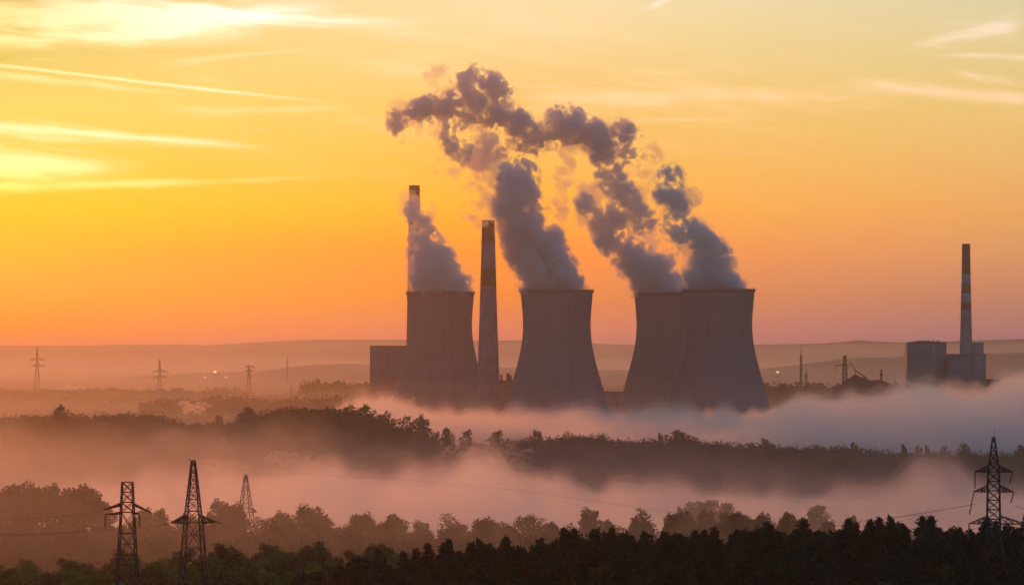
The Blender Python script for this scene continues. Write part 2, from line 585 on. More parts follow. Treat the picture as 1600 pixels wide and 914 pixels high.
A_PX = [-300, 0, 40, 70, 95, 110, 160, 200, 235, 255, 300, 350, 375, 385, 410, 440, 500, 560, 600, 625, 650, 680, 720, 760, 800, 840, 890, 920, 960, 1000, 1040, 1075, 1100, 1180, 1250, 1300, 1350, 1400, 1450, 1500, 1600, 1900]
A_PY = [648, 647, 646, 643, 640, 644, 643, 641, 639, 650, 655, 661, 652, 643, 638, 633, 634, 641, 653, 664, 675, 684, 690, 693, 688, 681, 675, 675, 682, 686, 683, 679, 688, 693, 694, 694, 700, 703, 704, 706, 706, 706]
HE, HD, HC, HA = 9.5, 9.0, 9.5, 11.0       # mean tree heights of the four belts


def crest(px_tab, py_tab, D, h):
    xs = [xat(p, D) for p in px_tab]
    zs = [zat(p, D) - h for p in py_tab]
    return lambda x: np.interp(x, xs, zs)


cE, cD, cC, cA = crest(E_PX, E_PY, 600, HE), crest(D_PX, D_PY, 700, HD), crest(C_PX, C_PY, 1000, HC), crest(A_PX, A_PY, 1900, HA)


def H(x, y):
    x = np.asarray(x, float); y = np.asarray(y, float)
    b = np.interp(y, BASE_Y, BASE_Z)
    out = b.copy()
    for c, D, s0, s1 in ((cE, 600, 60, 45), (cD, 700, 50, 55), (cC, 1000, 90, 70), (cA, 1900, 120, 130)):
        bb = np.interp(D, BASE_Y, BASE_Z)
        s = np.where(y < D, s0, s1)
        out = out + (c(x * D / np.maximum(y, 200.0)) - bb) * np.exp(-((y - D) / s) ** 2)
    out = out + 13.0 * np.exp(-((x - xat(1280, 1180)) / 9.0) ** 2 - ((y - 1180) / 18.0) ** 2)
    out = out + 15.0 * np.exp(-((x - xat(1098, 1250)) / 17.0) ** 2 - ((y - 1250) / 25.0) ** 2)
    return out


def build_ground():
    ys = np.concatenate([np.arange(-400, 400, 16), np.arange(400, 1200, 7), np.arange(1200, 2300, 14), np.arange(2300, 4500, 80), np.linspace(4500, 13400, 40)])
    xs = np.concatenate([-np.geomspace(420, 6900, 26)[::-1], np.linspace(-410, 410, 130), np.geomspace(420, 6900, 26)])
    XX, YY = np.meshgrid(xs, ys)
    ZZ = H(XX, YY)
    rg = np.random.default_rng(3)
    ZZ += gnoise(XX.shape, 6, rg) * 0.25
    ZZ[np.hypot(XX, YY) < 18] = 60.3
    V = np.stack([XX.ravel(), YY.ravel(), ZZ.ravel()], 1)
    ny, nx = XX.shape
    i = np.arange(ny * nx).reshape(ny, nx)
    Q = np.stack([i[:-1, :-1], i[:-1, 1:], i[1:, 1:], i[1:, :-1]], -1).reshape(-1, 4)
    tag(obj('ground', mesh_from('ground', V, [Q], True), M['ground']), kind='structure')


build_ground()


def build_hill(D, half_depth, px_tab, py_tab, seed, rough, name='hills'):
    xs = np.linspace(xat(px_tab[0], D), xat(px_tab[-1], D), 420)
    zc = np.interp(xs, [xat(p, D) for p in px_tab], [zat(p, D) for p in py_tab])
    vs = np.linspace(-1, 1, 41)
    rg = np.random.default_rng(seed)
    shape = np.cos(vs * pi / 2) ** 1.3
    XX = np.repeat(xs[None], len(vs), 0)
    YY = D + vs[:, None] * half_depth + 0 * XX
    ZZ = -8 + (zc[None] + 8) * shape[:, None]
    n = gnoise(ZZ.shape, 30, rg) * rough + gnoise(ZZ.shape, 9, rg) * rough * 0.35 + gnoise(ZZ.shape, 2.0, rg) * rough * 0.12
    ZZ += n * shape[:, None] * 0.5
    V = np.stack([XX.ravel(), YY.ravel(), ZZ.ravel()], 1)
    ny, nx = XX.shape
    i = np.arange(ny * nx).reshape(ny, nx)
    Q = np.stack([i[:-1, :-1], i[:-1, 1:], i[1:, 1:], i[1:, :-1]], -1).reshape(-1, 4)
    tag(obj(name, mesh_from(name, V, [Q], True), M['hill']), kind='structure')


build_hill(11300, 1900, [-700, 0, 100, 200, 260, 330, 400, 500, 600, 700, 800, 870, 950, 1000, 1180, 1290, 1340, 1400, 1470, 1540, 1600, 2300],
           [538, 540, 539.5, 537, 537.5, 538, 534, 530.5, 531, 532, 531, 531, 537, 538.5, 538, 536, 532, 535, 533.5, 531, 529, 532], 5, 1.6)
build_hill(7400, 1200, [-500, 0, 150, 250, 340, 400, 480, 560, 620, 800, 950, 1180, 1260, 1330, 1450, 1600, 2100],
           [597, 598, 595, 586, 582, 581, 573, 571, 573, 574, 578, 576, 568, 559, 556, 552, 556], 6, 2.0)


# ------------------------------------------------------------------ haze, fog
def build_haze():
    b = MB(); b.box(-7600, 7600, -600, 13900, -20, 352)
    tag(b.build('haze', mat_volume('haze_air', HAZE_DENSITY, HAZE_COLOR, HAZE_G)), 'thin dawn haze filling the whole valley', 'haze', kind='stuff')


build_haze()


def fog_bank(name, x_px, y_px, D, y0, y1, floor, layers, seed, amp, label, feather, g=0.74):
    """a low bank of valley fog: nested bodies, thin outside and denser within, with billowing tops"""
    rg = np.random.default_rng(seed)
    nx, ny = 460, 110
    u = np.linspace(x_px[0], x_px[-1], nx)
    ys = np.linspace(y0, y1, ny)
    UU, YY = np.meshgrid(u, ys)
    XX = (UU - 800) / F * YY
    top = np.interp(UU, x_px, y_px)
    top = CAMZ - (top - HY) / F * D
    big = gnoise(top.shape, (14, 34), rg); med = gnoise(top.shape, (6, 12), rg); sml = gnoise(top.shape, (3, 5), rg)
    prof = np.clip(np.minimum((YY - y0) / feather, (y1 - YY) / feather), 0, 1)
    prof = prof * prof * (3 - 2 * prof)
    edge = np.clip(np.minimum((UU - x_px[0]) / 90.0, (x_px[-1] - UU) / 90.0), 0, 1)
    root = None
    for k, (frac, lift, dens, namp) in enumerate(layers):
        nz = (big * 0.5 + np.abs(med) * 0.8 + sml * 0.32 - 0.55) * amp * namp
        zt = floor + ((top - floor) * frac + lift + nz) * prof * edge ** 0.5
        zt = np.maximum(zt, floor + 0.02)
        V = np.concatenate([np.stack([XX.ravel(), YY.ravel(), zt.ravel()], 1), np.stack([XX.ravel(), YY.ravel(), np.full(XX.size, floor - 1.0 - k * 0.3)], 1)])
        i = np.arange(ny * nx).reshape(ny, nx); j = i + ny * nx
        def q(a, b): return np.stack([a[:-1], a[1:], b[1:], b[:-1]], -1)
        Q = np.concatenate([np.stack([i[:-1, :-1], i[:-1, 1:], i[1:, 1:], i[1:, :-1]], -1).reshape(-1, 4),
                            np.stack([j[:-1, :-1], j[1:, :-1], j[1:, 1:], j[:-1, 1:]], -1).reshape(-1, 4),
                            q(j[0], i[0]), q(i[-1], j[-1]), q(i[:, 0], j[:, 0]), q(j[:, -1], i[:, -1])])
        me = mesh_from(name, V, [Q], True)
        o = obj(name if root is None else 'fog_core', me, mat_volume('fog_%d' % k, dens, (1.0, 0.985, 0.97), g), root)
        if root is None:
            root = tag(o, label, 'fog', kind='stuff')


FB_X = [-100, 0, 100, 160, 230, 300, 340, 400, 470, 520, 560, 600, 660, 700, 735, 770, 800, 830, 900, 960, 1000, 1100, 1200, 1300, 1400, 1500, 1560, 1600, 1750]
FB_Y = [788, 783, 761, 750, 742, 749, 735, 739, 725, 725, 735, 733, 731, 721, 704, 703, 715, 746, 758, 761, 777, 785, 783, 778, 778, 778, 778, 778, 778]
fog_bank('fog', FB_X, FB_Y, 1560, 1090, 1830, -15.0,
         [(1.0, 1.2, 0.0007, 1.5), (0.97, 0.0, 0.003, 1.2), (0.85, -0.8, 0.007, 1.0)], 21, 3.6, 'pink fog bank in the valley between the near trees and the wooded ridge', 190.0)
FA_X = [470, 510, 540, 570, 605, 640, 680, 760, 850, 950, 1000, 1100, 1190, 1250, 1300, 1370, 1430, 1450, 1490, 1540, 1570, 1600, 1750]
FA_Y = [672, 645, 634, 630, 628, 636, 643, 646, 642, 644, 642, 638, 632, 618, 619, 621, 600, 597, 604, 600, 586, 580, 574]
fog_bank('fog', FA_X, FA_Y, 3050, 2120, 3240, -6.0,
         [(1.0, 1.5, 0.0007, 1.5), (0.97, 0.0, 0.003, 1.2), (0.85, -0.8, 0.006, 1.0)], 22, 3.8, 'long pale fog bank lying at the foot of the cooling towers', 260.0)


fog_bank('mist', [-200, 0, 400, 800, 1200, 1600, 1800], [625, 625, 632, 650, 662, 668, 668], 1800, 1020, 1850, -16.0,
         [(1.0, 0.0, 0.00021, 1.0), (0.7, 0.0, 0.00014, 1.5), (0.42, 0.0, 0.0003, 1.5)], 23, 3.0, 'thin mist in the valley between the near trees and the ridge', 120.0, 0.45)
fog_bank('mist', [-200, 0, 400, 800, 1200, 1600, 1800], [695, 695, 708, 745, 770, 780, 780], 1000, 618, 1300, -16.4,
         [(1.0, 0.0, 0.0005, 1.5), (0.8, 0.0, 0.0004, 1.5)], 26, 2.0, 'thin mist hanging in the misty middle belt of trees', 70.0)
fog_bank('mist', [-300, 0, 400, 700, 1000, 1300, 1600, 1900], [585, 588, 592, 596, 596, 596, 590, 585], 3400, 2160, 4420, -6.5,
         [(1.0, 0.0, 0.00006, 1.0), (0.6, 0.0, 0.0001, 1.0)], 27, 5.0, 'thin haze layer over the plain around the power station', 300.0)
fog_bank('mist', [-500, -100, 200, 420, 560, 700], [575, 580, 590, 600, 612, 640], 3400, 2170, 4430, -6.8,
         [(1.0, 0.0, 0.00011, 1.0)], 28, 5.0, 'orange haze layer over the plain left of the power station', 300.0)
fog_bank('mist', [-700, -300, 0, 250, 420, 600], [600, 610, 625, 640, 660, 690], 1800, 1020, 1860, -16.2,
         [(1.0, 0.0, 0.0002, 1.5), (0.75, 0.0, 0.0002, 1.5)], 25, 3.0, 'orange mist over the left end of the wooded ridge', 120.0, 0.86)
fog_bank('mist', [-300, 0, 400, 800, 1200, 1600, 1900], [520, 520, 525, 532, 535, 535, 535], 6000, 4450, 10200, -2.0,
         [(1.0, 0.0, 0.00010, 1.0), (0.5, 0.0, 0.00011, 1.0)], 24, 5.0, 'thin mist over the far plain behind the power station', 700.0, 0.66)


# ------------------------------------------------------------------ steam
def plume(name, label, D, balls, z_cut, seed, vox=1.3, dens=(0.022, 0.042, 0.07, 0.12), amp=1.4):
    """balls: (px, py, r_px, weight) with weight 1 = dense steam, 0 = thin wisp. Nested bodies of rising steam."""
    m = D / F                                   # metres per photo pixel at this distance
    b = np.array(balls, float)
    b[:, 2] = b[:, 2] * 1.02 + 0.6
    rg = np.random.default_rng(seed)
    pad = 40.0
    lo = np.array([(b[:, 0] - b[:, 2]).min() - pad, -b[:, 2].max() * 1.3 - pad, (-b[:, 1] - b[:, 2]).min() - pad])
    hi = np.array([(b[:, 0] + b[:, 2]).max() + pad, b[:, 2].max() * 1.3 + pad, (-b[:, 1] + b[:, 2]).max() + pad])
    n = np.ceil((hi - lo) / vox).astype(int)
    gx, gy, gz = (lo[k] + np.arange(n[k]) * vox for k in range(3))

    def field(sel, grow, k=5.0):
        acc = np.full(n, 3e-6, dtype=np.float32)
        for (x, y, r, wgt), dy in zip(b[sel], (rg.random(len(b)) - 0.5)[sel]):
            c = (x, dy * r * 0.9, -y)
            R = r + grow + 13 * k
            sl = [slice(max(0, int((c[a] - R - lo[a]) / vox)), min(n[a], int((c[a] + R - lo[a]) / vox) + 2)) for a in range(3)]
            d = np.sqrt((gx[sl[0]][:, None, None] - c[0]) ** 2 + (gy[sl[1]][None, :, None] - c[1]) ** 2 + (gz[sl[2]][None, None, :] - c[2]) ** 2) - r - grow
            acc[tuple(sl)] += np.exp(-np.clip(d, -40, 60) / k).astype(np.float32)
        return -k * np.log(acc)
    n1 = gnoise(n, 17.0 / vox, rg); n2 = gnoise(n, 8.5 / vox, rg); n3 = gnoise(n, 4.6 / vox, rg); n4 = gnoise(n, 2.7 / vox, rg)
    turb = n1 * 2.6 + (np.abs(n2) * 4.6 - 5.4) + (np.abs(n3) * 3.6 - 3.8) + n4 * 1.1 + gnoise(n, 9.0 / vox, rg) * 1.5
    # steadier near the mouth, rougher higher up
    base_y = b[:, 1].max()
    rise = np.clip((gz + base_y) / 80.0, 0.45, 1.0)[None, None, :]
    solid = b[:, 3] > 0.5
    fs = []
    f_all = field(np.ones(len(b), bool), 0.0, 3.5)
    f_core = field(solid, 0.0, 3.5)
    N = turb * amp * rise
    fs.append(np.maximum(f_all - 3.5 - N, f_all - 13.0))
    fs.append(np.maximum(f_all + 0.5 - N * 1.05, f_all - 11.0))
    fs.append(np.maximum(f_core + 1.0 - N * 1.1, f_core - 9.0))
    fs.append(np.maximum(f_core + 4.5 - N * 1.1, f_core - 7.0))
    root = None
    for k, f in enumerate(fs):
        f = np.maximum(f, ((z_cut - 0.05 * k - CAMZ) / m - HY - gz)[None, None, :] if False else (((CAMZ - z_cut) / m + HY) * -1 + k * 0.1 - gz)[None, None, :])
        f[0] = f[-1] = 1; f[:, 0] = f[:, -1] = 1; f[:, :, 0] = f[:, :, -1] = 1
        if not (f < 0).any():
            continue
        V, Q = surface_nets(f.astype(np.float32), lo, vox)
        W = np.stack([(V[:, 0] - 800) * m, V[:, 1] * m + D, CAMZ + (V[:, 2] + HY) * m], 1)
        me = mesh_from(name, W, [Q], True)
        o = obj(name if root is None else 'steam_core', me, mat_volume('steam_%d' % k, dens[k] / m * 0.6, (0.97, 0.93, 0.89), (0.78, 0.74, 0.52, 0.45)[k]), root)
        if root is None:
            root = tag(o, label, 'steam', 'steam plumes rising from the cooling towers')
    return root


T1, T2, T3, T4 = (688, 456, 3570), (870, 453, 3320), (1044, 457, 3570), (1122.7, 452, 3320)
plume('steam_plume', 'narrow steam plume rising in front of the tall chimney from the leftmost cooling tower', T1[2],
      [(690, 452, 40, 1), (668, 452, 24, 1), (712, 450, 20, 1), (683, 435, 36, 1), (664, 430, 22, 1), (676, 418, 31, 1), (668, 400, 26, 1), (664, 385, 21, 1), (659, 368, 15, 1), (655, 352, 11, 1),
       (649, 338, 8, 1), (643, 324, 5, 1), (638, 308, 4, 0), (640, 330, 5, 0), (672, 330, 4, 0)], zat(T1[1] + 9, T1[2]), 31)
plume('steam_plume', 'broadest grey steam plume leaning left from the second cooling tower', T2[2],
      [(865, 450, 42, 1), (842, 450, 26, 1), (892, 449, 18, 1), (856, 430, 42, 1), (848, 412, 40, 1), (838, 395, 40, 1), (828, 378, 36, 1), (852, 378, 22, 1), (820, 360, 34, 1), (812, 342, 30, 1), (842, 350, 13, 1),
       (806, 325, 30, 1), (806, 308, 28, 1), (805, 292, 26, 1), (812, 278, 22, 1), (800, 274, 16, 1), (818, 268, 13, 1),
       (772, 330, 13, 0), (760, 312, 14, 0), (745, 318, 10, 0), (754, 296, 14, 0), (740, 300, 9, 0), (756, 280, 13, 0), (766, 264, 13, 0), (750, 262, 10, 0), (768, 246, 12, 0),
       (764, 228, 11, 0), (742, 345, 5, 0), (735, 335, 4, 0), (856, 330, 8, 0), (875, 330, 6, 0), (873, 318, 5, 0)], zat(T2[1] + 9, T2[2]), 32)
plume('steam_plume', 'long steam plume arching high to the left over the two left towers', T3[2],
      [(1030, 455, 34, 1), (1010, 455, 20, 1), (1052, 452, 22, 1), (1018, 438, 32, 1), (1004, 422, 28, 1), (1030, 415, 18, 1), (990, 408, 25, 1), (972, 415, 16, 0), (962, 405, 12, 1), (976, 394, 20, 1), (964, 380, 18, 1), (950, 370, 15, 1),
       (940, 358, 13, 1), (935, 345, 10, 1), (960, 355, 12, 1), (965, 340, 11, 1), (950, 335, 8, 1), (1042, 408, 12, 1), (1046, 395, 8, 0), (1024, 392, 14, 0), (1012, 370, 12, 0), (1010, 350, 13, 1), (1000, 338, 11, 1), (990, 326, 11, 1),
       (980, 312, 13, 1), (970, 298, 15, 1), (960, 284, 15, 1), (950, 270, 15, 1), (946, 254, 15, 1), (948, 240, 17, 1), (938, 226, 17, 1), (925, 212, 18, 1), (912, 200, 19, 1), (895, 192, 20, 1), (878, 190, 20, 1), (872, 204, 20, 1),
       (858, 212, 13, 1), (846, 216, 12, 1), (972, 208, 14, 1), (984, 222, 13, 1), (986, 236, 12, 1), (968, 236, 14, 1), (962, 214, 10, 0), (832, 212, 13, 1), (820, 200, 14, 1), (806, 192, 16, 1), (790, 184, 17, 1), (776, 172, 18, 1), (786, 156, 12, 1), (777, 142, 15, 1),
       (762, 130, 14, 1), (745, 122, 14, 1), (728, 128, 13, 1), (716, 138, 11, 0), (756, 166, 17, 1), (738, 164, 17, 1), (720, 166, 15, 1), (704, 166, 14, 1), (690, 164, 12, 1), (678, 160, 11, 1), (664, 166, 10, 1), (650, 174, 11, 1),
       (640, 168, 8, 0), (626, 172, 9, 0), (618, 186, 8, 1), (624, 200, 8, 1), (634, 206, 8, 0), (672, 182, 10, 1), (655, 190, 8, 0), (680, 196, 7, 0), (712, 200, 12, 1), (706, 218, 13, 1), (716, 230, 13, 1), (730, 240, 14, 1), (746, 247, 13, 1),
       (756, 234, 10, 1), (754, 205, 14, 0), (740, 200, 12, 0), (760, 190, 12, 1), (730, 184, 10, 0), (786, 234, 11, 1), (788, 215, 9, 1), (800, 218, 12, 0), (834, 230, 9, 1), (816, 228, 9, 1), (888, 225, 12, 0), (886, 252, 8, 0), (884, 268, 7, 0), (880, 284, 5, 0),
       (876, 320, 7, 0), (868, 318, 5, 0), (917, 295, 8, 0), (912, 318, 10, 1), (922, 330, 7, 0), (916, 344, 8, 0), (935, 300, 9, 0), (1020, 238, 8, 0), (1010, 248, 7, 0), (1008, 270, 5, 0), (690, 112, 5, 0), (676, 116, 5, 0), (690, 262, 6, 0), (705, 268, 5, 0), (682, 268, 5, 0),
       (700, 146, 9, 0), (684, 144, 8, 0), (770, 210, 10, 0), (905, 225, 10, 0), (1000, 300, 5, 0)], zat(T3[1] + 9, T3[2]), 33)
plume('steam_plume', 'short steam plume leaning left from the rightmost cooling tower', T4[2],
      [(1116, 450, 40, 1), (1092, 450, 24, 1), (1142, 448, 18, 1), (1112, 432, 34, 1), (1126, 428, 20, 1), (1090, 430, 22, 0), (1114, 414, 24, 1), (1116, 400, 17, 1), (1106, 390, 18, 1), (1128, 400, 9, 1), (1094, 376, 16, 1), (1080, 364, 15, 1), (1066, 358, 14, 1),
       (1056, 345, 13, 1), (1056, 330, 12, 0), (1060, 315, 13, 1), (1050, 302, 13, 1), (1036, 302, 9, 1), (1046, 276, 12, 1), (1060, 288, 9, 0), (1075, 295, 8, 0), (1080, 308, 7, 0), (1076, 405, 13, 0), (1072, 388, 11, 0), (1098, 358, 8, 0), (1044, 358, 8, 0), (1024, 295, 6, 0)],
      zat(T4[1] + 9, T4[2]), 34)


# ------------------------------------------------------------------ cooling towers
def cooling_tower(px, py_top, D, s, label):
    """s: half widths in photo pixels relative to the second tower"""
    m = D / F
    x, y, ztop = P(px, py_top, D)
    prof = [(56.3, 4.5), (55.0, 20), (53.6, 40), (53.2, 62), (53.7, 75), (56.0, 90), (60.0, 108), (65.0, 128), (74.2, 160), (83.0, 190), (87.0, 203)]   # half width, rows below the rim
    zr = [(r * s * m, ztop - d * s * m) for r, d in prof]
    z_end = float(H(x, y)) - 1.0
    zr[-1] = (zr[-1][0], min(zr[-1][1], z_end))
    rr = np.array(zr)
    zz = np.linspace(rr[0, 1], rr[-1, 1], 60)
    # smooth the profile
    co = np.polyfit(rr[:, 1], rr[:, 0], 5)
    outer = [(float(np.polyval(co, z)), float(z)) for z in zz]
    th = 0.9
    root = thing('cooling_tower', label, 'cooling tower', (x, y, 0), 0.0, 'cooling towers of the power station')
    b = MB()
    b.lathe(outer[::-1] + [(r - th, z) for r, z in outer], 96)
    b.build('shell', M['concrete'], root, True)
    r0, z0 = outer[0]
    rim = MB()
    lip = 58.2 * s * m
    rim.lathe([(r0 + 0.004, z0 - 0.6), (lip, z0 + 0.7), (lip, ztop), (r0 - th, ztop), (r0 - th, z0 - 0.6)], 96, close=True)
    rim.build('rim', M['concrete_dark'], root)
    rail = MB()
    for k in range(64):
        a = 2 * pi * k / 64
        rail.tube((lip * 0.995 * cos(a), lip * 0.995 * sin(a), ztop), (lip * 0.995 * cos(a), lip * 0.995 * sin(a), ztop + 1.1), 0.06)
        a2 = 2 * pi * (k + 1) / 64
        rail.tube((lip * 0.995 * cos(a), lip * 0.995 * sin(a), ztop + 1.1), (lip * 0.995 * cos(a2), lip * 0.995 * sin(a2), ztop + 1.1), 0.06)
    rail.build('railing', M['steel'], root)
    lad = MB()
    a = -pi / 2 + 0.35 * (1 if px < 900 else -1)
    for r, z in outer[::2]:
        pass
    pts = [((r + 0.35) * np.array([cos(a), sin(a), 0]) + np.array([0, 0, z])) for r, z in outer]
    for o in (-0.35, 0.35):
        sh = np.array([-sin(a), cos(a), 0]) * o
        lad.path([p + sh for p in pts], 0.09, 4)
    lad.build('ladder', M['steel'], root)
    return root


cooling_tower(*T1[:2], T1[2], 0.935, 'leftmost cooling tower beside the tall chimney, its mouth half as far from the tall chimney')['label'] = 'leftmost cooling tower, in front of the block building'
cooling_tower(*T2[:2], T2[2], 1.0, 'cooling tower standing alone right of the tall striped chimney')
cooling_tower(*T3[:2], T3[2], 0.935, 'cooling tower partly hidden behind the rightmost cooling tower')
cooling_tower(*T4[:2], T4[2], 0.995, 'rightmost cooling tower, overlapping the one behind it')


# ------------------------------------------------------------------ chimneys
def chimney(px, top, bottom_r, top_r, D, bands, label, platforms, ref_row, seg=32):
    """radii in photo pixels: top_r at the top row, bottom_r at ref_row; bands = (row0, row1, material)"""
    m = D / F
    x, y, z1 = P(px, top, D)
    z0 = float(H(x, y)) - 0.5
    zref = zat(ref_row, D)

    def R(z):
        f = (z1 - z) / (z1 - zref)
        return (top_r + (bottom_r - top_r) * f ** 1.15) * m if f > 0 else top_r * m
    root = thing('chimney', label, 'chimney', (x, y, 0))
    b = MB()
    zs = np.linspace(z0, z1, 24)
    b.lathe([(R(z), z) for z in zs] + [(R(z1) * 0.8, z1), (R(z1) * 0.8, z1 - 6)], seg)
    b.cap(R(z1) * 0.8, z1 - 6, seg)
    b.build('stack', M['stack'], root, False)
    for r0, r1, mat in bands:
        za, zb = zat(r1, D), zat(r0, D)
        if r0 == top: zb = z1 + 0.004
        q = MB()
        zz = np.linspace(za, zb, 5)
        q.lathe([(R(z) + 0.03, z) for z in zz] + [(R(z) - 0.02, z) for z in zz[::-1]], seg, close=True)
        q.build('painted_band', M[mat], root, False)
    for row in platforms:
        z = zat(row, D)
        q = MB()
        q.lathe([(R(z) - 0.01, z), (R(z) + 1.3, z), (R(z) + 1.3, z + 0.25), (R(z) - 0.01, z + 0.25)], seg, close=True)
        for k in range(16):
            a = 2 * pi * k / 16; a2 = 2 * pi * (k + 1) / 16
            rr = R(z) + 1.25
            q.tube((rr * cos(a), rr * sin(a), z + 0.25), (rr * cos(a), rr * sin(a), z + 1.4), 0.05)
            q.tube((rr * cos(a), rr * sin(a), z + 1.4), (rr * cos(a2), rr * sin(a2), z + 1.4), 0.05)
        q.build('platform', M['steel'], root)
    return root


chimney(647.5, 290, 13, 8.3, 3900, [(290, 305, 'soot'), (330, 352, 'red')], 'slim chimney rising behind the leftmost cooling tower, top wrapped in steam', [297], 560)
chimney(763, 344, 16.4, 10.0, 3450, [(344, 376, 'red'), (420, 447, 'red')], 'tallest tapering chimney between the two left cooling towers', [378], 570)
chimney(1509.5, 381, 10.0, 6.2, 3900, [(381, 429, 'red'), (429, 445, 'white'), (445, 458, 'red'), (458, 474, 'white'), (474, 484, 'red')], 'red and white banded chimney on the grey boiler blocks far right', [389, 475], 556)


# ------------------------------------------------------------------ plant buildings
def block(b, px0, px1, py0, py1, D, depth, setback=0.0):
    x0, x1 = xat(px0, D), xat(px1, D)
    b.box(x0, x1, D + setback, D + setback + depth, zat(py1, D), zat(py0, D))


def building(name, label, cat, px0, px1, py_top, D, depth, mat='clad', base_row=None, seams=4, roof=True):
    x0, x1 = xat(px0, D), xat(px1, D)
    cx = (x0 + x1) / 2
    zg = float(H(cx, D)) - 0.5
    zt = zat(py_top, D)
    root = thing(name, label, cat, (cx, D, 0))
    hw = (x1 - x0) / 2
    b = MB(); b.box(-hw, hw, 0, depth, zg, zt)
    b.build('wall', M[mat], root)
    if roof:
        r = MB(); r.box(-hw - 0.4, hw + 0.4, -0.4, depth + 0.4, zt + 0.004, zt + 1.0)
        r.build('roof', M['clad_dark'], root)
    # vertical cladding seams and ribbon windows stand a little proud of the wall
    for k in range(1, seams):
        xx = -hw + 2 * hw * k / seams
        s = MB(); s.box(xx - 0.3, xx + 0.3, -0.35, -0.003, zg + 1, zt - 0.6)
        s.build('pilaster', M['clad_light'], root)
    return root, hw, zt


r_, hw_, zt_ = building('boiler_house', 'tall grey block building partly hidden by the leftmost cooling tower', 'building', 578, 642, 541.5, 3800, 40, 'clad', seams=1)
q = MB(); q.box(-hw_ + 15.0, -hw_ + 16.6, -1.2, -0.003, 1, zt_ - 1); q.build('duct', M['clad_light'], r_)
r_, hw_, zt_ = building('boiler_house', 'broad grey boiler house with low peaked roof left of the banded chimney', 'building', 1419, 1479, 536.5, 3800, 34, 'clad', seams=1, roof=False)
g = MB()
g.add([(-hw_ - .4, -.4, zt_ + .004), (hw_ + .4, -.4, zt_ + .004), (hw_ + .4, -.4, zt_ + 1.2), (-hw_ * .25, -.4, zt_ + 3.0), (-hw_ - .4, -.4, zt_ + .8),
       (-hw_ - .4, 34.4, zt_ + .004), (hw_ + .4, 34.4, zt_ + .004), (hw_ + .4, 34.4, zt_ + 1.2), (-hw_ * .25, 34.4, zt_ + 3.0), (-hw_ - .4, 34.4, zt_ + .8)],
      [(2, 3, 8, 7), (3, 4, 9, 8), (0, 1, 6, 5), (1, 2, 7, 6), (4, 0, 5, 9)], [(0, 2, 1), (0, 3, 2), (0, 4, 3), (5, 6, 7), (5, 7, 8), (5, 8, 9)])
g.build('roof', M['clad_dark'], r_)
for xx in (2, 7, 12):
    q = MB(); q.tube((xx, 8, zt_ + 1.4), (xx, 8, zt_ + 3.6), 0.9, seg=10); q.build('roof_vent', M['clad_dark'], r_)
q = MB(); q.box(4.5, 8.5, -.5, -.003, 1, zt_ - .5); q.build('panel_strip', M['clad_light'], r_)
r_, hw_, zt_ = building('boiler_house', 'lower grey block at the foot of the banded chimney', 'building', 1483, 1540.5, 554.5, 3780, 30, 'clad', seams=1)
q = MB(); q.box(4.2, 5.4, -.6, -.003, 1, zt_ - .5); q.build('duct', M['clad_dark'], r_)
building('boiler_house', 'pale narrow block rising behind the right side of the banded chimney', 'building', 1518, 1537, 536.5, 3950, 20, 'clad_light', seams=1)
building('annex', 'low dark annex right of the block under the banded chimney', 'building', 1541.5, 1562, 594, 3790, 18, 'clad_dark', seams=1)
building('machine_hall', 'long low hall between the third and second cooling towers', 'building', 925, 1000, 613, 3700, 25, 'clad_dark', seams=5)
building('machine_hall', 'low hall between the tall chimney and the second cooling tower', 'building', 775, 812, 614, 3650, 25, 'clad_dark', seams=4)
r_, hw_, zt_ = building('industrial_hall', 'hazy low hall on the plain left of the pale steam puff', 'building', 231, 300, 612, 3950, 40, 'clad_dark', seams=1)
for xx, w_, h_ in ((-12, 4, 2.0), (6, 6, 3.2)):
    q = MB(); q.box(xx - w_, xx + w_, 6, 30, zt_ + 1.004, zt_ + 1.0 + h_); q.build('roof_monitor', M['clad_dark'], r_)
r_, hw_, zt_ = building('pump_house', 'small stepped structure with two stubs right of the tall chimney', 'building', 779, 801, 594, 3720, 14, 'clad_dark', seams=1, roof=False)
for xx, h, w in ((-4.5, 6.0, 1.1), (2.6, 7.2, 1.7), (5.2, 4.8, 1.2)):
    q = MB(); q.box(xx - w, xx + w, 2, 2 + 2 * w, zt_ + .004, zt_ + h); q.build('stub_tower', M['clad_dark'], r_)


# ------------------------------------------------------------------ lattice work
def lattice_body(b, levels, r, rb, split=1):
    """levels: (z, half width) from the ground up; four legs with cross bracing"""
    for (z0, w0), (z1, w1) in zip(levels[:-1], levels[1:]):
        c0 = [np.array((sx * w0, sy * w0, z0)) for sx, sy in ((-1, -1), (1, -1), (1, 1), (-1, 1))]
        c1 = [np.array((sx * w1, sy * w1, z1)) for sx, sy in ((-1, -1), (1, -1), (1, 1), (-1, 1))]
        for k in range(4):
            b.tube(c0[k], c1[k], r)
            k2 = (k + 1) % 4
            b.tube(c0[k], c1[k2], rb); b.tube(c0[k2], c1[k], rb)
            b.tube(c1[k], c1[k2], rb)
            mid = (c0[k] + c0[k2] + c1[k] + c1[k2]) / 4
            if w0 > 1.4:
                b.tube((c0[k] + c1[k]) / 2, mid, rb * 0.7); b.tube((c0[k2] + c1[k2]) / 2, mid, rb * 0.7)


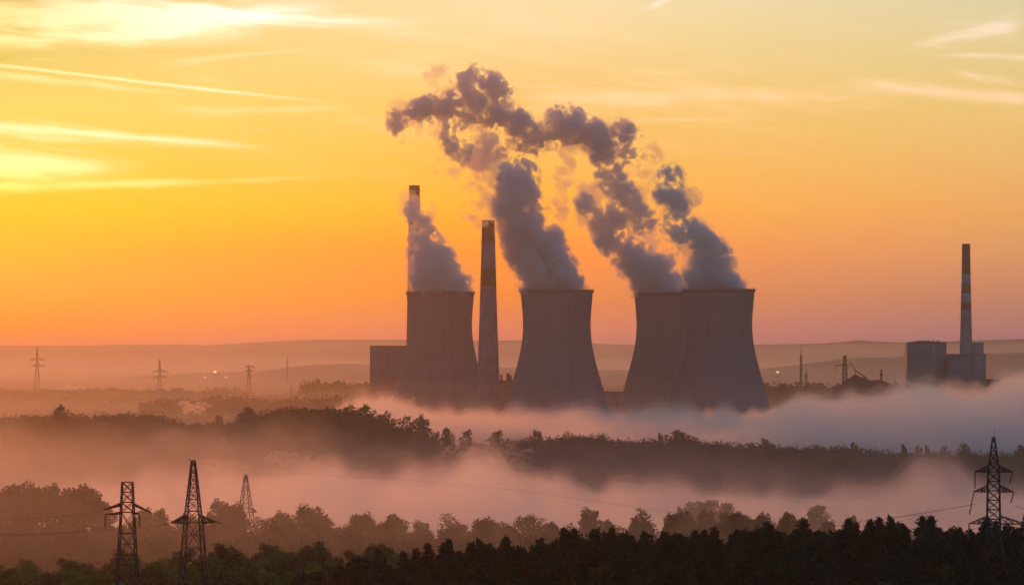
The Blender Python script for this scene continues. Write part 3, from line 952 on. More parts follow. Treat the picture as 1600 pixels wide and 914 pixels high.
def arm(z, w, side, L, h, r, rb, droop=0.0, bays=4):
    """a tapering crossarm: lower chords level, upper chords falling to the tip"""
    b = MB()
    tip = np.array((side * (w + L), 0, z + droop))
    for sy in (-1, 1):
        lo = np.array((side * w, sy * w, z)); up = np.array((side * w, sy * w, z + h))
        b.tube(lo, tip, r); b.tube(up, tip, r)
        for k in range(bays):
            f0, f1 = k / bays, (k + 1) / bays
            a0 = lo + (tip - lo) * f0; u1 = up + (tip - up) * f1; u0 = up + (tip - up) * f0; a1 = lo + (tip - lo) * f1
            b.tube(a0, u1 if k % 2 else a1, rb)
            b.tube(u0, a1, rb)
            if k: b.tube(a0, u0, rb)
    for k in range(1, bays):
        f = k / bays
        for base in ((side * w, z), (side * w, z + h)):
            p = np.array((base[0], -w, base[1])); q2 = np.array((base[0], w, base[1]))
            b.tube(p + (tip - p) * f, q2 + (tip - q2) * f, rb)
    return b, tip


def insulator(p0, p1, r=0.13, n=9):
    b = MB()
    p0 = np.array(p0, float); p1 = np.array(p1, float)
    b.tube(p0, p1, r * 0.4)
    for k in range(n):
        f = (k + 0.7) / (n + 0.4)
        c = p0 + (p1 - p0) * f
        d = (p1 - p0) / np.linalg.norm(p1 - p0)
        b.tube(c - d * 0.05, c + d * 0.04, r * 0.45, r, 8)
        b.tube(c + d * 0.04, c + d * 0.07, r, r * 0.6, 8)
    return b


def lv(*pairs, n=3):
    """subdivide a (z, half width) outline into bracing panels"""
    out = []
    for (z0, w0), (z1, w1) in zip(pairs[:-1], pairs[1:]):
        zz = z0
        while zz < z1 - 1e-6:
            w = w0 + (w1 - w0) * (zz - z0) / (z1 - z0)
            out.append((zz, w))
            stp = max(0.9, w * 1.45)
            k = max(1, round((z1 - z0) / stp)) if zz == z0 else k
            zz += (z1 - z0) / k
    out.append(pairs[-1])
    return out


# right-hand strain tower
D_R = 560.0
mR = D_R / F
xr, yr, _ = P(1552.5, 700, D_R)
gR = float(H(xr, yr))
def zR(row): return zat(row, D_R) - gR
pr = thing('power_pylon', 'dark lattice power pylon with three pairs of crossarms above the near dark forest', 'pylon', (xr, yr, gR), radians(-12))
b = MB(); lattice_body(b, lv((0, 3.4), (zR(840), 1.05), (zR(737), 0.85), (zR(683), 0.16)), 0.12, 0.075)
b.build('lattice_body', M['steel'], pr)
b = MB(); b.tube((0.1, 0, zR(685)), (0.15, 0, zR(665)), 0.035, 0.02); b.build('lightning_rod', M['steel'], pr)
tips = []
for row, L, h, wbd in ((737, 1.75, 0.95, 0.85), (768, 1.85, 1.0, 0.92), (818, 2.5, 1.2, 1.0)):
    for sd in (-1, 1):
        LL = L * (1.0 if sd < 0 else (1.05 if row != 818 else 1.5)) + 0.25
        a_, tip = arm(zR(row), wbd, sd, LL, h, 0.095, 0.055)
        a_.build('crossarm', M['steel'], pr)
        tips.append((row, sd, tip))
for row, sd, tip in tips:
    if sd < 0:
        dz = {737: 2.6, 768: 3.6, 818: 2.6}[row]
        dx = {737: 0.0, 768: -0.7, 818: -0.15}[row]
        insulator(tip, tip + np.array((dx, 0.1, -dz)), 0.17, 14).build('insulator', M['ins'], pr)
    else:
        insulator(tip, tip + np.array((-0.55, 0.1, -1.8)), 0.17, 8).build('insulator', M['ins'], pr)

# flat-topped pylon, left
D_1 = 600.0
x1, y1, _ = P(199, 753, D_1); g1 = float(H(x1, y1))
def z1_(row): return zat(row, D_1) - g1
p1 = thing('power_pylon', 'flat-topped lattice pylon with drooping arms, shorter of the two left pylons', 'pylon', (x1, y1, g1), radians(14))
b = MB(); lattice_body(b, lv((0, 2.35), (z1_(800), 1.05), (z1_(753), 0.85)), 0.12, 0.075); b.build('lattice_body', M['steel'], p1)
for sd, L, dr, row in ((-1, 3.0, -0.75, 789), (1, 3.1, -1.35, 789), (-1, 2.7, 0.0, 803), (1, 1.1, 0.0, 803)):
    a_, tip = arm(z1_(row), 0.95, sd, L, 0.35, 0.11, 0.05, dr, 3)
    a_.build('crossarm', M['steel'], p1)
    if row == 803:
        insulator(tip, tip + np.array((0, 0, -2.2)), 0.22, 9).build('insulator', M['ins'], p1)

# tapering pylon, left
D_2 = 620.0
x2, y2, _ = P(302, 718, D_2); g2 = float(H(x2, y2))
def z2_(row): return zat(row, D_2) - g2
p2 = thing('power_pylon', 'tapering lattice pylon with one pair of short arms, taller of the two left pylons', 'pylon', (x2, y2, g2), radians(18))
b = MB(); lattice_body(b, lv((0, 2.9), (z2_(816), 1.35), (z2_(780), 0.95), (z2_(720), 0.30)), 0.13, 0.07); b.build('lattice_body', M['steel'], p2)
b = MB(); b.tube((0, 0, z2_(721)), (-0.75, 0, z2_(717)), 0.06); b.tube((-0.75, 0, z2_(717)), (-0.7, 0, z2_(720)), 0.05); b.tube((-.3, -.3, z2_(720)), (.3, .3, z2_(718.5)), .12); b.build('earth_wire_bracket', M['steel'], p2)
for sd in (-1, 1):
    a_, tip = arm(z2_(817), 1.35, sd, 2.5, 1.25, 0.13, 0.07, 0.15, 4)
    a_.build('crossarm', M['steel'], p2)
    insulator(tip, tip + np.array((sd * 1.4, 0.4, -0.35)), 0.12, 7).build('insulator', M['ins'], p2)

# pylon in the mist behind the middle trees
D_3 = 960.0
x3, y3, _ = P(384, 742, D_3); g3 = float(H(x3, y3))
def z3_(row): return zat(row, D_3) - g3
p3 = thing('power_pylon', 'faint lattice pylon half hidden by misty trees right of the two left pylons', 'pylon', (x3, y3, g3), radians(25))
b = MB(); lattice_body(b, lv((0, 2.7), (z3_(800), 1.5), (z3_(743), 0.28)), 0.11, 0.06); b.build('lattice_body', M['steel'], p3)
b = MB(); b.tube((-.7, 0, z3_(741)), (.7, 0, z3_(743)), .08); b.tube((0, 0, z3_(744)), (0.1, 0, z3_(739)), .07); b.build('earth_wire_bracket', M['steel'], p3)
for sd in (-1, 1):
    a_, tip = arm(z3_(800), 1.5, sd, 1.6, 1.2, 0.08, 0.045, 0.0, 3)
    a_.build('crossarm', M['steel'], p3)


def far_pylon(px, top, arms, D, wtop, wbot, rows, label, rz=0.2):
    x, y, _ = P(px, top, D); g = float(H(x, y)); m_ = D / F
    root = thing('power_pylon', label, 'pylon', (x, y, g), rz)
    b = MB(); lattice_body(b, lv((0, wbot * m_), (zat(rows, D) - g, wtop * m_), (zat(top, D) - g, 0.35)), 0.32, 0.16); b.build('lattice_body', M['steel'], root)
    for row, Ll, Lr, drop in arms:
        for sd, L in ((-1, Ll), (1, Lr)):
            if not L: continue
            a_, tip = arm(zat(row, D) - g, wtop * m_, sd, L * m_, 2.4, 0.28, 0.14, 0.0, 2)
            a_.build('crossarm', M['steel'], root)
            if drop:
                insulator(tip, tip + np.array((0, 0, -drop * m_)), 0.3, 5).build('insulator', M['ins'], root)
    return root


far_pylon(58, 543, [(562, 9, 10, 14), (572, 6, 9, 0)], 4600, 2.2, 5, 575, 'leftmost far pylon, pale in the orange haze near the horizon')
far_pylon(249.5, 562, [(581, 9, 12, 7), (590, 9, 10, 8)], 4300, 2.2, 4.5, 592, 'far pylon with two arm pairs above the hazy plain, second from the left')
far_pylon(389, 570, [(574, 4, 8, 5), (580, 4, 5, 0)], 4350, 2.0, 4.5, 590, 'far pylon with short one-sided arms left of the chimney plant')
far_pylon(1377, 577, [(586, 2, 2, 0)], 3900, 1.0, 2.0, 590, 'small far pylon right of the coal heap')


def mast(px, top, D, label, w=0.9, braced=False):
    x, y, _ = P(px, top, D); g = float(H(x, y)); h = zat(top, D) - g
    root = thing('mast', label, 'mast', (x, y, g))
    b = MB(); lattice_body(b, lv((0, w), (h * 0.8, w * 0.6)), 0.34, 0.2); b.build('lattice_body', M['steel'], root)
    b = MB(); b.tube((0, 0, h * 0.8), (0, 0, h), 0.35, 0.15, 6); b.build('antenna', M['steel'], root)
    if braced:
        for k in (0.55, 0.72):
            c = MB(); c.box(-w * 1.6, w * 1.6, -w * 1.6, w * 1.6, h * k, h * k + 0.5); c.build('platform', M['steel'], root)


mast(449, 551, 6200, 'thin mast on the far slope left of the power station', 1.2)
mast(454.5, 598, 4150, 'short thin mast standing above the hazy wood', 0.7)
mast(1251.5, 535, 4050, 'tall thin mast right of the rightmost cooling tower', 1.3, True)
mast(1259.8, 571, 4040, 'shorter mast just right of the tall thin mast', 1.5, True)
mast(1398, 582, 4000, 'thin short mast left of the peaked boiler house', 0.5)


# coal heap and its stacker
def coal_yard():
    D = 3700.0
    m_ = D / F
    rg = np.random.default_rng(9)
    n = 60
    prof_px = [1298, 1304, 1312, 1322, 1336, 1348, 1362, 1376, 1388, 1398, 1406]
    prof_py = [618, 602, 601, 592, 585, 588, 594, 595, 597, 605, 618]
    us = np.linspace(1298, 1406, n); vs = np.linspace(-1, 1, 24)
    zc = np.interp(us, prof_px, prof_py)
    x0 = xat(1350, D)
    XX, VV = np.meshgrid((us - 800) / F * D, vs)
    ZZ = (CAMZ - (zc - HY) * m_)[None] * (1 - np.abs(VV) ** 1.6)
    ZZ += gnoise(ZZ.shape, 3.0, rg) * 0.5 * (1 - np.abs(VV))
    g = float(H(x0, D))
    V = np.stack([(XX - x0).ravel(), (VV * 28).ravel(), np.maximum(ZZ, 0).ravel() - 0.3], 1)
    i = np.arange(n * 24).reshape(24, n)
    Q = np.stack([i[:-1, :-1], i[:-1, 1:], i[1:, 1:], i[1:, :-1]], -1).reshape(-1, 4)
    o = obj('coal_heap', mesh_from('coal_heap', V, [Q], True), M['coal'])
    o.location = (x0, D, g)
    tag(o, 'dark coal heap between the rightmost tower and the boiler house', 'coal heap')
    # stacker: lattice tower, boom and counter boom
    xs_, ys_, _ = P(1320, 556, 3640)
    gs = float(H(xs_, ys_))
    def zz(row): return zat(row, 3640) - gs
    root = thing('coal_stacker', 'coal stacker crane with lattice tower and boom beside the coal heap', 'crane', (xs_, ys_, gs), 0.15)
    b = MB(); lattice_body(b, lv((0, 3.0), (zz(573), 1.6), (zz(558), 1.0)), 0.4, 0.2); b.build('lattice_body', M['steel'], root)
    b = MB(); b.box(-1.6, 1.6, -1.6, 1.6, zz(558), zz(555.5)); b.build('head', M['steel'], root)
    b = MB()
    for dz in (0, 1.4): b.tube((-9.5, 0, zz(571) + dz * .4), (8.0, 0, zz(571) + dz), 0.28)
    for k in range(8): b.tube((-9 + 2.1 * k, 0, zz(571)), (-8 + 2.1 * k, 0, zz(571) + 1.2), 0.16)
    b.tube((-9.5, 0, zz(571)), (-9.5, 0, zz(579)), 0.25); b.tube((0, 0, zz(557)), (8, 0, zz(571)), 0.14); b.tube((0, 0, zz(557)), (-9.5, 0, zz(571)), 0.14)
    b.build('boom', M['steel'], root)
    b = MB()
    for k in range(10):
        a0, a1 = k / 10, (k + 1) / 10
        f = lambda a: (8.0 + 5.0 * a, 0, zz(571) - (zz(571) - zz(596)) * a ** 1.5)
        b.tube(f(a0), f(a1), 0.4)
    b.tube((10.2, 0, zz(578)), (22.0, 0, zz(590)), 0.7)
    b.build('chute', M['steel'], root)


coal_yard()


# ------------------------------------------------------------------ trees
def leaf_quads(C, size, rng, flat=0.0):
    n = len(C)
    d = rng.standard_normal((n, 3)); d /= np.linalg.norm(d, axis=1)[:, None]
    a = np.cross(d, rng.standard_normal((n, 3))); a /= np.linalg.norm(a, axis=1)[:, None]
    b_ = np.cross(d, a)
    if flat:
        a[:, 2] *= 1 - flat
    s = (size * (0.6 + 0.8 * rng.random(n)))[:, None]
    V = np.stack([C - a * s, C - b_ * s * 0.55, C + a * s, C + b_ * s * 0.55], 1).reshape(-1, 3)
    return V, np.arange(4 * n).reshape(-1, 4)


def broadleaf(h, w, seed, leaves=1500, size=0.32, lobes=11, crown_base=0.28, tall=1.0, ragged=0.35):
    rng = np.random.default_rng(seed)
    tr = MB()
    lean = rng.normal(0, 0.03 * h, 2)
    n = 6
    pts = [np.array((lean[0] * (k / n) ** 2, lean[1] * (k / n) ** 2, h * 0.8 * k / n)) for k in range(n + 1)]
    r0 = 0.022 * h + 0.05
    tr.path(pts, [r0 * (1 - 0.85 * k / n) for k in range(n + 1)], 7)
    C = []
    cz0, cz1 = h * crown_base, h
    cents = []
    for k in range(lobes):
        f = (k + 0.5) / lobes
        z = cz0 + (cz1 - cz0) * (0.12 + 0.78 * f)
        rad = w * 0.5 * math.sqrt(max(0.05, 1 - ((f - 0.42) / 0.62) ** 2)) * (0.35 + 0.5 * rng.random())
        a = k * 2.4 + rng.normal(0, 0.4)
        c = np.array((rad * cos(a) + lean[0] * f, rad * sin(a) + lean[1] * f, z))
        lr = w * (0.17 + 0.10 * rng.random()) * (1 - 0.25 * f)
        cents.append((c, lr))
        st = pts[min(n, 1 + int(f * n * 0.7))]
        mid = (st + c) / 2 + np.array((0, 0, -0.04 * h))
        tr.path([st, mid, c], [r0 * 0.35 * (1 - f * 0.5), r0 * 0.22, r0 * 0.08], 5)
        for _ in range(3):
            e = c + rng.normal(0, 1, 3) * lr * 0.75
            tr.tube(c * 0.6 + mid * 0.4, e, r0 * 0.1, r0 * 0.03, 4)
    wts = np.array([lr ** 2 for _, lr in cents]); wts /= wts.sum()
    for (c, lr), wt in zip(cents, wts):
        k = int(leaves * wt)
        d = rng.standard_normal((k, 3)); d /= np.linalg.norm(d, axis=1)[:, None]
        rad = lr * (0.45 + 0.6 * rng.random(k) ** 0.6) * (1 + ragged * rng.normal(0, 0.5, k))
        q_ = c + d * rad[:, None] * np.array((1.0, 1.0, 0.85 * tall))
        C.append(q_)
    V, Q = leaf_quads(np.concatenate(C), size, rng)
    return tr.mesh('trunk', True), mesh_from('crown', V, [Q])


def conifer(h, w, seed, leaves=1500, size=0.34):
    rng = np.random.default_rng(seed)
    tr = MB()
    tr.path([np.array((0, 0, 0)), np.array((rng.normal(0, .1), rng.normal(0, .1), h * .55)), np.array((rng.normal(0, .15), rng.normal(0, .15), h * .97))], [0.02 * h, 0.012 * h, 0.02], 7)
    C = []
    z = h * 0.16
    while z < h * 0.99:
        f = (z / h - 0.16) / 0.84
        R = w * 0.5 * (1 - f) ** 0.75 * (0.75 + 0.35 * rng.random()) + 0.12
        nb = 7 if f < 0.8 else 4
        a0 = rng.random() * 6.28
        for k in range(nb):
            a = a0 + k * 2 * pi / nb + rng.normal(0, 0.2)
            Rk = R * (0.7 + 0.5 * rng.random())
            tipz = z + Rk * (0.12 - 0.25 * (1 - f))
            if f < 0.85:
                tr.tube((0, 0, z), (Rk * cos(a) * .9, Rk * sin(a) * .9, tipz), 0.035, 0.015, 3 + 1)
            m_ = int(8 + 20 * (1 - f))
            tt = rng.random(m_) ** 0.7
            P_ = np.stack([Rk * tt * cos(a), Rk * tt * sin(a), z + (tipz - z) * tt], 1) + rng.normal(0, 0.16 + 0.16 * (1 - f), (m_, 3))
            C.append(P_)
        z += h * (0.052 - 0.018 * f)
    V, Q = leaf_quads(np.concatenate(C), size, rng)
    return tr.mesh('trunk', True), mesh_from('crown', V, [Q])


def tree_proto(name, kind, label, mats, cat='tree', group=None, **kw):
    tm, cm = (conifer if kind == 'c' else broadleaf)(**kw)
    tm.materials.append(M['bark']); cm.materials.append(M[mats])
    r = thing(name, label, cat, (0, 0, -500), 0, group)
    obj('trunk', tm, None, r); obj('crown', cm, None, r)
    return r


class Planter:
    """moves the first of each kind, copies after that"""
    def __init__(self, protos):
        self.p = protos; self.used = [False] * len(protos)

    def put(self, k, x, y, rz, sc, label=None, group=None, dz=0.0):
        z = float(H(x, y)) - 0.15 + dz
        if not self.used[k]:
            self.used[k] = True
            r = self.p[k]
            r.location = (x, y, z); r.rotation_euler = (0, 0, rz); r.scale = (sc,) * 3
            if label: r['label'] = label
            if group: r['group'] = group
            return r
        return dup(self.p[k], (x, y, z), rz, sc, label, group)


rnd = random.Random(5)
G_E = 'trees of the near dark forest'
LC, LB = 'dark conifer in the near dark forest along the lower right', 'dark bushy broadleaf in the near dark forest along the lower right'
LS = 'pale green spring tree in the near dark forest along the lower right'
pE = Planter([tree_proto('conifer_tree', 'c', LC, 'leaf_dark', h=10.5, w=5.8, seed=1, size=0.30), tree_proto('conifer_tree', 'c', LC, 'leaf_dark', h=9.0, w=6.2, seed=2, size=0.30),
              tree_proto('conifer_tree', 'c', LC, 'leaf_dark', h=11.0, w=5.4, seed=3, size=0.28),
              tree_proto('broadleaf_tree', 'b', LB, 'leaf_dark', h=9.0, w=6.4, seed=4, leaves=2200, size=0.26), tree_proto('broadleaf_tree', 'b', LB, 'leaf_dark', h=9.6, w=5.8, seed=5, leaves=2200, size=0.26, lobes=14),
              tree_proto('broadleaf_tree', 'b', LS, 'leaf_mid', h=8.6, w=5.6, seed=6, leaves=2000, size=0.24), tree_proto('broadleaf_tree', 'b', LS, 'leaf_mid', h=9.4, w=4.4, seed=7, leaves=1600, size=0.24, tall=1.3)])
nE = 0
yy = 532.0
while yy < 612:
    step = 5.2
    x_ = xat(430, yy) + rnd.random() * step
    while x_ < xat(1640, yy):
        px_ = 800 + x_ / yy * F
        x2_, y2_ = x_ + rnd.gauss(0, 0.9), yy + rnd.gauss(0, 1.3)
        crest_row = np.interp(px_, E_PX, E_PY)
        if crest_row < 905 or (yy > 570 and px_ > 465):
            if not (abs(x2_ - xr) < 3.4 and abs(y2_ - yr) < 3.5):
                u_ = rnd.random()
                k = (0 if u_ < .25 else 1 if u_ < .5 else 2 if u_ < .66 else 3 if u_ < .78 else 4 if u_ < .91 else 5 if u_ < .96 else 6)
                sc = rnd.uniform(0.9, 1.12) * (0.93 if k == 2 else 1.0)
                pE.put(k, x2_, y2_, rnd.random() * 6.28, sc, None, G_E)
                nE += 1
        x_ += step * rnd.uniform(0.8, 1.25)
    yy += step * 0.95
print('E trees', nE)

G_D = 'trees of the brown green knoll at the lower left'
LD, LD2 = 'olive broadleaf tree on the knoll behind the two left pylons', 'brownish broadleaf tree on the knoll behind the two left pylons'
pD = Planter([tree_proto('broadleaf_tree', 'b', LD, 'leaf_spring', h=9.0, w=6.6, seed=11, leaves=1700, size=0.30), tree_proto('broadleaf_tree', 'b', LD, 'leaf_spring', h=8.4, w=6.0, seed=12, leaves=1700, size=0.30, lobes=13),
              tree_proto('broadleaf_tree', 'b', LD2, 'leaf_knoll', h=9.6, w=6.2, seed=13, leaves=1600, size=0.30), tree_proto('broadleaf_tree', 'b', LD2, 'leaf_knoll', h=9.0, w=5.4, seed=14, leaves=1500, size=0.30)])
nD = 0
yy = 654.0
while yy < 714:
    step = 6.6
    x_ = xat(-40, yy) + rnd.random() * step
    while x_ < xat(690, yy):
        px_ = 800 + x_ / yy * F
        k = rnd.choice((0, 1)) if rnd.random() < (0.75 if px_ < 330 else 0.3) else rnd.choice((2, 3))
        if px_ < 620 or rnd.random() < 0.4:
            pD.put(k, x_ + rnd.gauss(0, 1.0), yy + rnd.gauss(0, 1.5), rnd.random() * 6.28, rnd.uniform(0.85, 1.22), None, G_D); nD += 1
        x_ += step * rnd.uniform(0.8, 1.25)
    yy += step
print('D trees', nD)

G_C = 'trees of the misty middle belt'
LM = 'round misty broadleaf tree in the belt before the valley fog'
LT = 'thin half-bare tree in the belt before the valley fog'
pC = Planter([tree_proto('broadleaf_tree', 'b', LM, 'leaf_mid', h=10.0, w=8.0, seed=21, leaves=1800, size=0.34), tree_proto('broadleaf_tree', 'b', LM, 'leaf_mid', h=9.5, w=7.0, seed=22, leaves=1700, size=0.34),
              tree_proto('broadleaf_tree', 'b', LM, 'leaf_mid', h=10.5, w=6.2, seed=23, leaves=1700, size=0.34), tree_proto('half_bare_tree', 'b', LT, 'leaf_mid', h=11.0, w=6.0, seed=24, leaves=420, size=0.30, lobes=14, ragged=0.6),
              tree_proto('half_bare_tree', 'b', LT, 'leaf_mid', h=10.5, w=7.5, seed=25, leaves=520, size=0.30, lobes=16, ragged=0.6),
              tree_proto('broadleaf_tree', 'b', LM, 'leaf_mid', h=10.0, w=8.4, seed=26, leaves=2600, size=0.36, lobes=18, crown_base=0.02)])
nC = 0
for yy, step, lo_, hi_ in ((1012, 8.0, -30, 1420), (998, 7.0, -30, 1420), (980, 8.5, -30, 1350)):
    x_ = xat(lo_, yy) + rnd.random() * step
    while x_ < xat(hi_, yy):
        px_ = 800 + x_ / yy * F
        hump = px_ < 160
        u_ = rnd.random()
        k = rnd.choice((0, 1, 2)) if (u_ < 0.8 or hump) else rnd.choice((3, 4))
        sc = rnd.uniform(0.75, 1.2) if not hump else rnd.uniform(1.15, 1.4)
        if abs(x_ - x3) > 5 or abs(yy - y3) > 8:
            pC.put(k, x_ + rnd.gauss(0, 1.4), yy + rnd.gauss(0, 2.5), rnd.random() * 6.28, sc, None, G_C); nC += 1
        x_ += step * rnd.uniform(0.7, 1.5)
# single trees one can pick out of the belt
for px_, top_, D_, k, sc_, lab in ((345, 778, 1010, 2, 1.35, 'tall round tree behind the tapering left pylon'), (365, 786, 1014, 1, 1.2, 'round tree just left of the faint misty pylon'), (480, 790, 1010, 0, 1.25, 'dark round tree, largest in the belt right of the faint pylon'),
                                   (620, 803, 1005, 1, 1.05, 'single round tree in the middle of the misty belt'), (700, 800, 1005, 4, 1.1, 'feathery thin tree left of the middle of the belt'),
                                   (825, 805, 1010, 0, 1.0, 'wide flat tree at the right end of the misty belt'), (920, 795, 1016, 1, 1.15, 'round tree standing left of the hazy grove'),
                                   (1280, 785, 1180, 5, 1.0, 'lone round tree fading into fog above the dark forest')):
    x_ = xat(px_, D_)
    hh = [10.0, 9.5, 10.5, 11.0, 10.5, 10.0][k] * sc_
    pC.put(k, x_, D_, rnd.random() * 6.28, sc_, lab, G_C, dz=zat(top_, D_) - hh - float(H(x_, D_)) + 0.15 if px_ != 1280 else 0.0)
print('C trees', nC)


# ------------------------------------------------------------------ woods too many to count (ridges and the far plain)
def wood(name, label, pts, hs, ws, leaves, size, mat, seed):
    """one body of trees that read as a mass: for each tree a clump of leaf faces"""
    rng = np.random.default_rng(seed)
    protos = []
    for k in range(6):
        u = rng.standard_normal((leaves, 3)); u /= np.linalg.norm(u, axis=1)[:, None]
        lob = np.clip(rng.normal(0, 0.2, (9, 3)), -.3, .3); sel = rng.integers(0, 9, leaves)
        c = lob[sel] + u * (0.16 + 0.18 * rng.random(leaves))[:, None]
        c[:, 2] = np.maximum(c[:, 2] * 0.8 + 0.52, 0.02)
        V, Q = leaf_quads(c, size, rng)
        protos.append(V)
    Vs = []
    for (x, y, z), h, w in zip(pts, hs, ws):
        V = protos[rng.integers(0, 6)]
        a = rng.random() * 6.28
        ca, sa = cos(a), sin(a)
        Vs.append(np.stack([(V[:, 0] * ca - V[:, 1] * sa) * w + x, (V[:, 0] * sa + V[:, 1] * ca) * w + y, V[:, 2] * h + z], 1))
    V = np.concatenate(Vs)
    o = obj(name, mesh_from(name, V, [np.arange(len(V)).reshape(-1, 4)]), M[mat])
    return tag(o, label, 'wood', kind='stuff')


def scatter(y0, y1, px0, px1, step, seed, keep=None):
    rng = np.random.default_rng(seed)
    out = []
    y = y0
    while y < y1:
        x = xat(px0, y) + rng.random() * step
        while x < xat(px1, y):
            X_, Y_ = x + rng.normal(0, step * .2), y + rng.normal(0, step * .25)
            if keep is None or keep(800 + X_ / Y_ * F, Y_):
                out.append((X_, Y_))
            x += step * rng.uniform(.75, 1.3)
        y += step
    xy = np.array(out)
    return np.concatenate([xy, (H(xy[:, 0], xy[:, 1]) - 0.3)[:, None]], 1)


pts = scatter(1790, 1960, -60, 800, 8.0, 41)
r2 = np.random.default_rng(42)
wood('wooded_ridge', 'dark tree mass on the left ridge in front of the cooling towers', pts, 11 * r2.uniform(.75, 1.1, len(pts)), 11.5 * r2.uniform(.75, 1.25, len(pts)), 240, 0.058, 'wood', 43)
pts = scatter(1790, 1960, 800, 1660, 8.0, 44)
wood('wooded_ridge', 'dark tree mass on the lower right ridge before the long fog bank', pts, 10.5 * r2.uniform(.75, 1.1, len(pts)), 11.0 * r2.uniform(.75, 1.25, len(pts)), 240, 0.058, 'wood', 45)
FW_X = [-60, 60, 150, 226, 230, 300, 330, 380, 400, 470, 478, 577, 590, 640]
FW_Y = [607, 606, 604, 605, 614, 612, 604, 604, 617, 613, 593, 593, 612, 618]
pts = scatter(4180, 4300, -60, 620, 15.0, 46)
tops = CAMZ - (np.interp(800 + pts[:, 0] / pts[:, 1] * F, FW_X, FW_Y) - HY) / F * 4240
wood('far_wood', 'hazy wood on the plain left of the power station', pts, np.maximum(8, tops) * r2.uniform(.85, 1.02, len(pts)), 22 * r2.uniform(.8, 1.2, len(pts)), 70, 0.11, 'far_wood', 47)
NW_X = [225, 236, 300, 345, 380, 410, 480, 560, 640]
NW_Y = [640, 618, 621, 614, 612, 620, 616, 614, 622]
pts = scatter(3300, 3400, 228, 640, 13.0, 71)
tops = CAMZ - (np.interp(800 + pts[:, 0] / pts[:, 1] * F, NW_X, NW_Y) - HY) / F * 3340
wood('far_wood', 'dusky wood on the plain between the pale steam puff and the block building', pts, np.maximum(6, tops) * r2.uniform(.85, 1.02, len(pts)), 19 * r2.uniform(.8, 1.2, len(pts)), 110, 0.08, 'far_wood', 72)
pts = scatter(4180, 4300, 1180, 1660, 15.0, 48)
wood('far_wood', 'hazy wood on the plain between the towers and the boiler houses', pts, 24 * r2.uniform(.75, 1.0, len(pts)), 22 * r2.uniform(.8, 1.2, len(pts)), 70, 0.11, 'far_wood', 49)

pts = scatter(868, 972, -40, 1330, 7.0, 61, lambda px, y: y > 900 or px < 900)
wood('wood', 'dusky wood on the slope below the misty middle belt of trees', pts, 9.0 * r2.uniform(.75, 1.1, len(pts)), 8.0 * r2.uniform(.8, 1.2, len(pts)), 420, 0.055, 'wood', 62)

# trees that stand out on the skyline of the ridge
pA = Planter([tree_proto('broadleaf_tree', 'b', 'skyline tree', 'leaf_mid', h=12.0, w=11.0, seed=51, leaves=900, size=0.55), tree_proto('broadleaf_tree', 'b', 'skyline tree', 'leaf_mid', h=12.5, w=9.0, seed=52, leaves=800, size=0.55),
              tree_proto('poplar_tree', 'b', 'skyline poplar', 'leaf_mid', h=13.0, w=4.6, seed=53, leaves=700, size=0.5, tall=1.8, crown_base=0.12), tree_proto('broadleaf_tree', 'b', 'skyline tree', 'leaf_mid', h=12.0, w=8.0, seed=54, leaves=420, size=0.5, lobes=14, ragged=.6)])
for px_, top_, w_px, k, lab in ((95, 634, 20, 0, 'round tree sticking up at the left end of the ridge'), (341, 648, 12, 1, 'small leaning tree in the dip of the left ridge'), (385, 636, 22, 1, 'first tall tree at the left edge of the grove on the ridge'),
                                (545, 634, 24, 0, 'broad tree on the right shoulder of the ridge grove'), (570, 634, 26, 0, 'wide tree against the bright orange fog wisp'), (600, 645, 24, 0, 'lowest broad tree at the end of the ridge grove'),
                                (636, 648, 24, 3, 'open umbrella-shaped tree, left one of the pair below the grove'), (660, 652, 26, 0, 'round open tree, right one of the pair below the grove'),
                                (681, 674, 14, 1, 'small bush-like tree right of the open pair'), (700, 668, 18, 1, 'bushy tree before the fog in the saddle of the ridge'), (729, 671, 16, 1, 'pale bushy tree in the middle of the saddle'),
                                (776, 672, 18, 1, 'dark tree at the right end of the saddle'), (838, 671, 14, 1, 'tree rising at the left shoulder of the right ridge'), (1032, 674, 8, 2, 'narrow tree left of the round hump on the right ridge'),
                                (1060, 673, 30, 0, 'broad rounded tree on the right ridge'), (1195, 684, 12, 1, 'small pointed tree midway on the right ridge'), (1335, 688, 8, 2, 'leftmost narrow poplar on the right ridge'), (1413, 691, 8, 2, 'stout poplar on the right ridge'),
                                (1436, 693, 7, 2, 'second slim poplar right of the stout poplar'), (1449, 692, 7, 2, 'third slim poplar right of the stout poplar'), (1475, 695, 14, 3, 'thin wispy tree right of the poplars'), (1507, 691, 18, 3, 'round thin tree left of the dark right pylon'),
                                (1594, 694, 12, 1, 'tree on the ridge at the far right edge')):
    D_ = 1905.0
    x_ = xat(px_, D_)
    hh = [12.0, 12.5, 13.0, 12.0][k]; ww = [11.0, 9.0, 4.6, 8.0][k]
    sw = w_px * 1.65 * D_ / F / ww
    gz = float(H(x_, D_))
    sh = max(0.5, (zat(top_, D_) - gz) / hh)
    r = pA.put(k, x_, D_, rnd.random() * 6.28, 1.0, lab, 'trees that stand out along the ridge')
    r.scale = (sw, sw, sh)

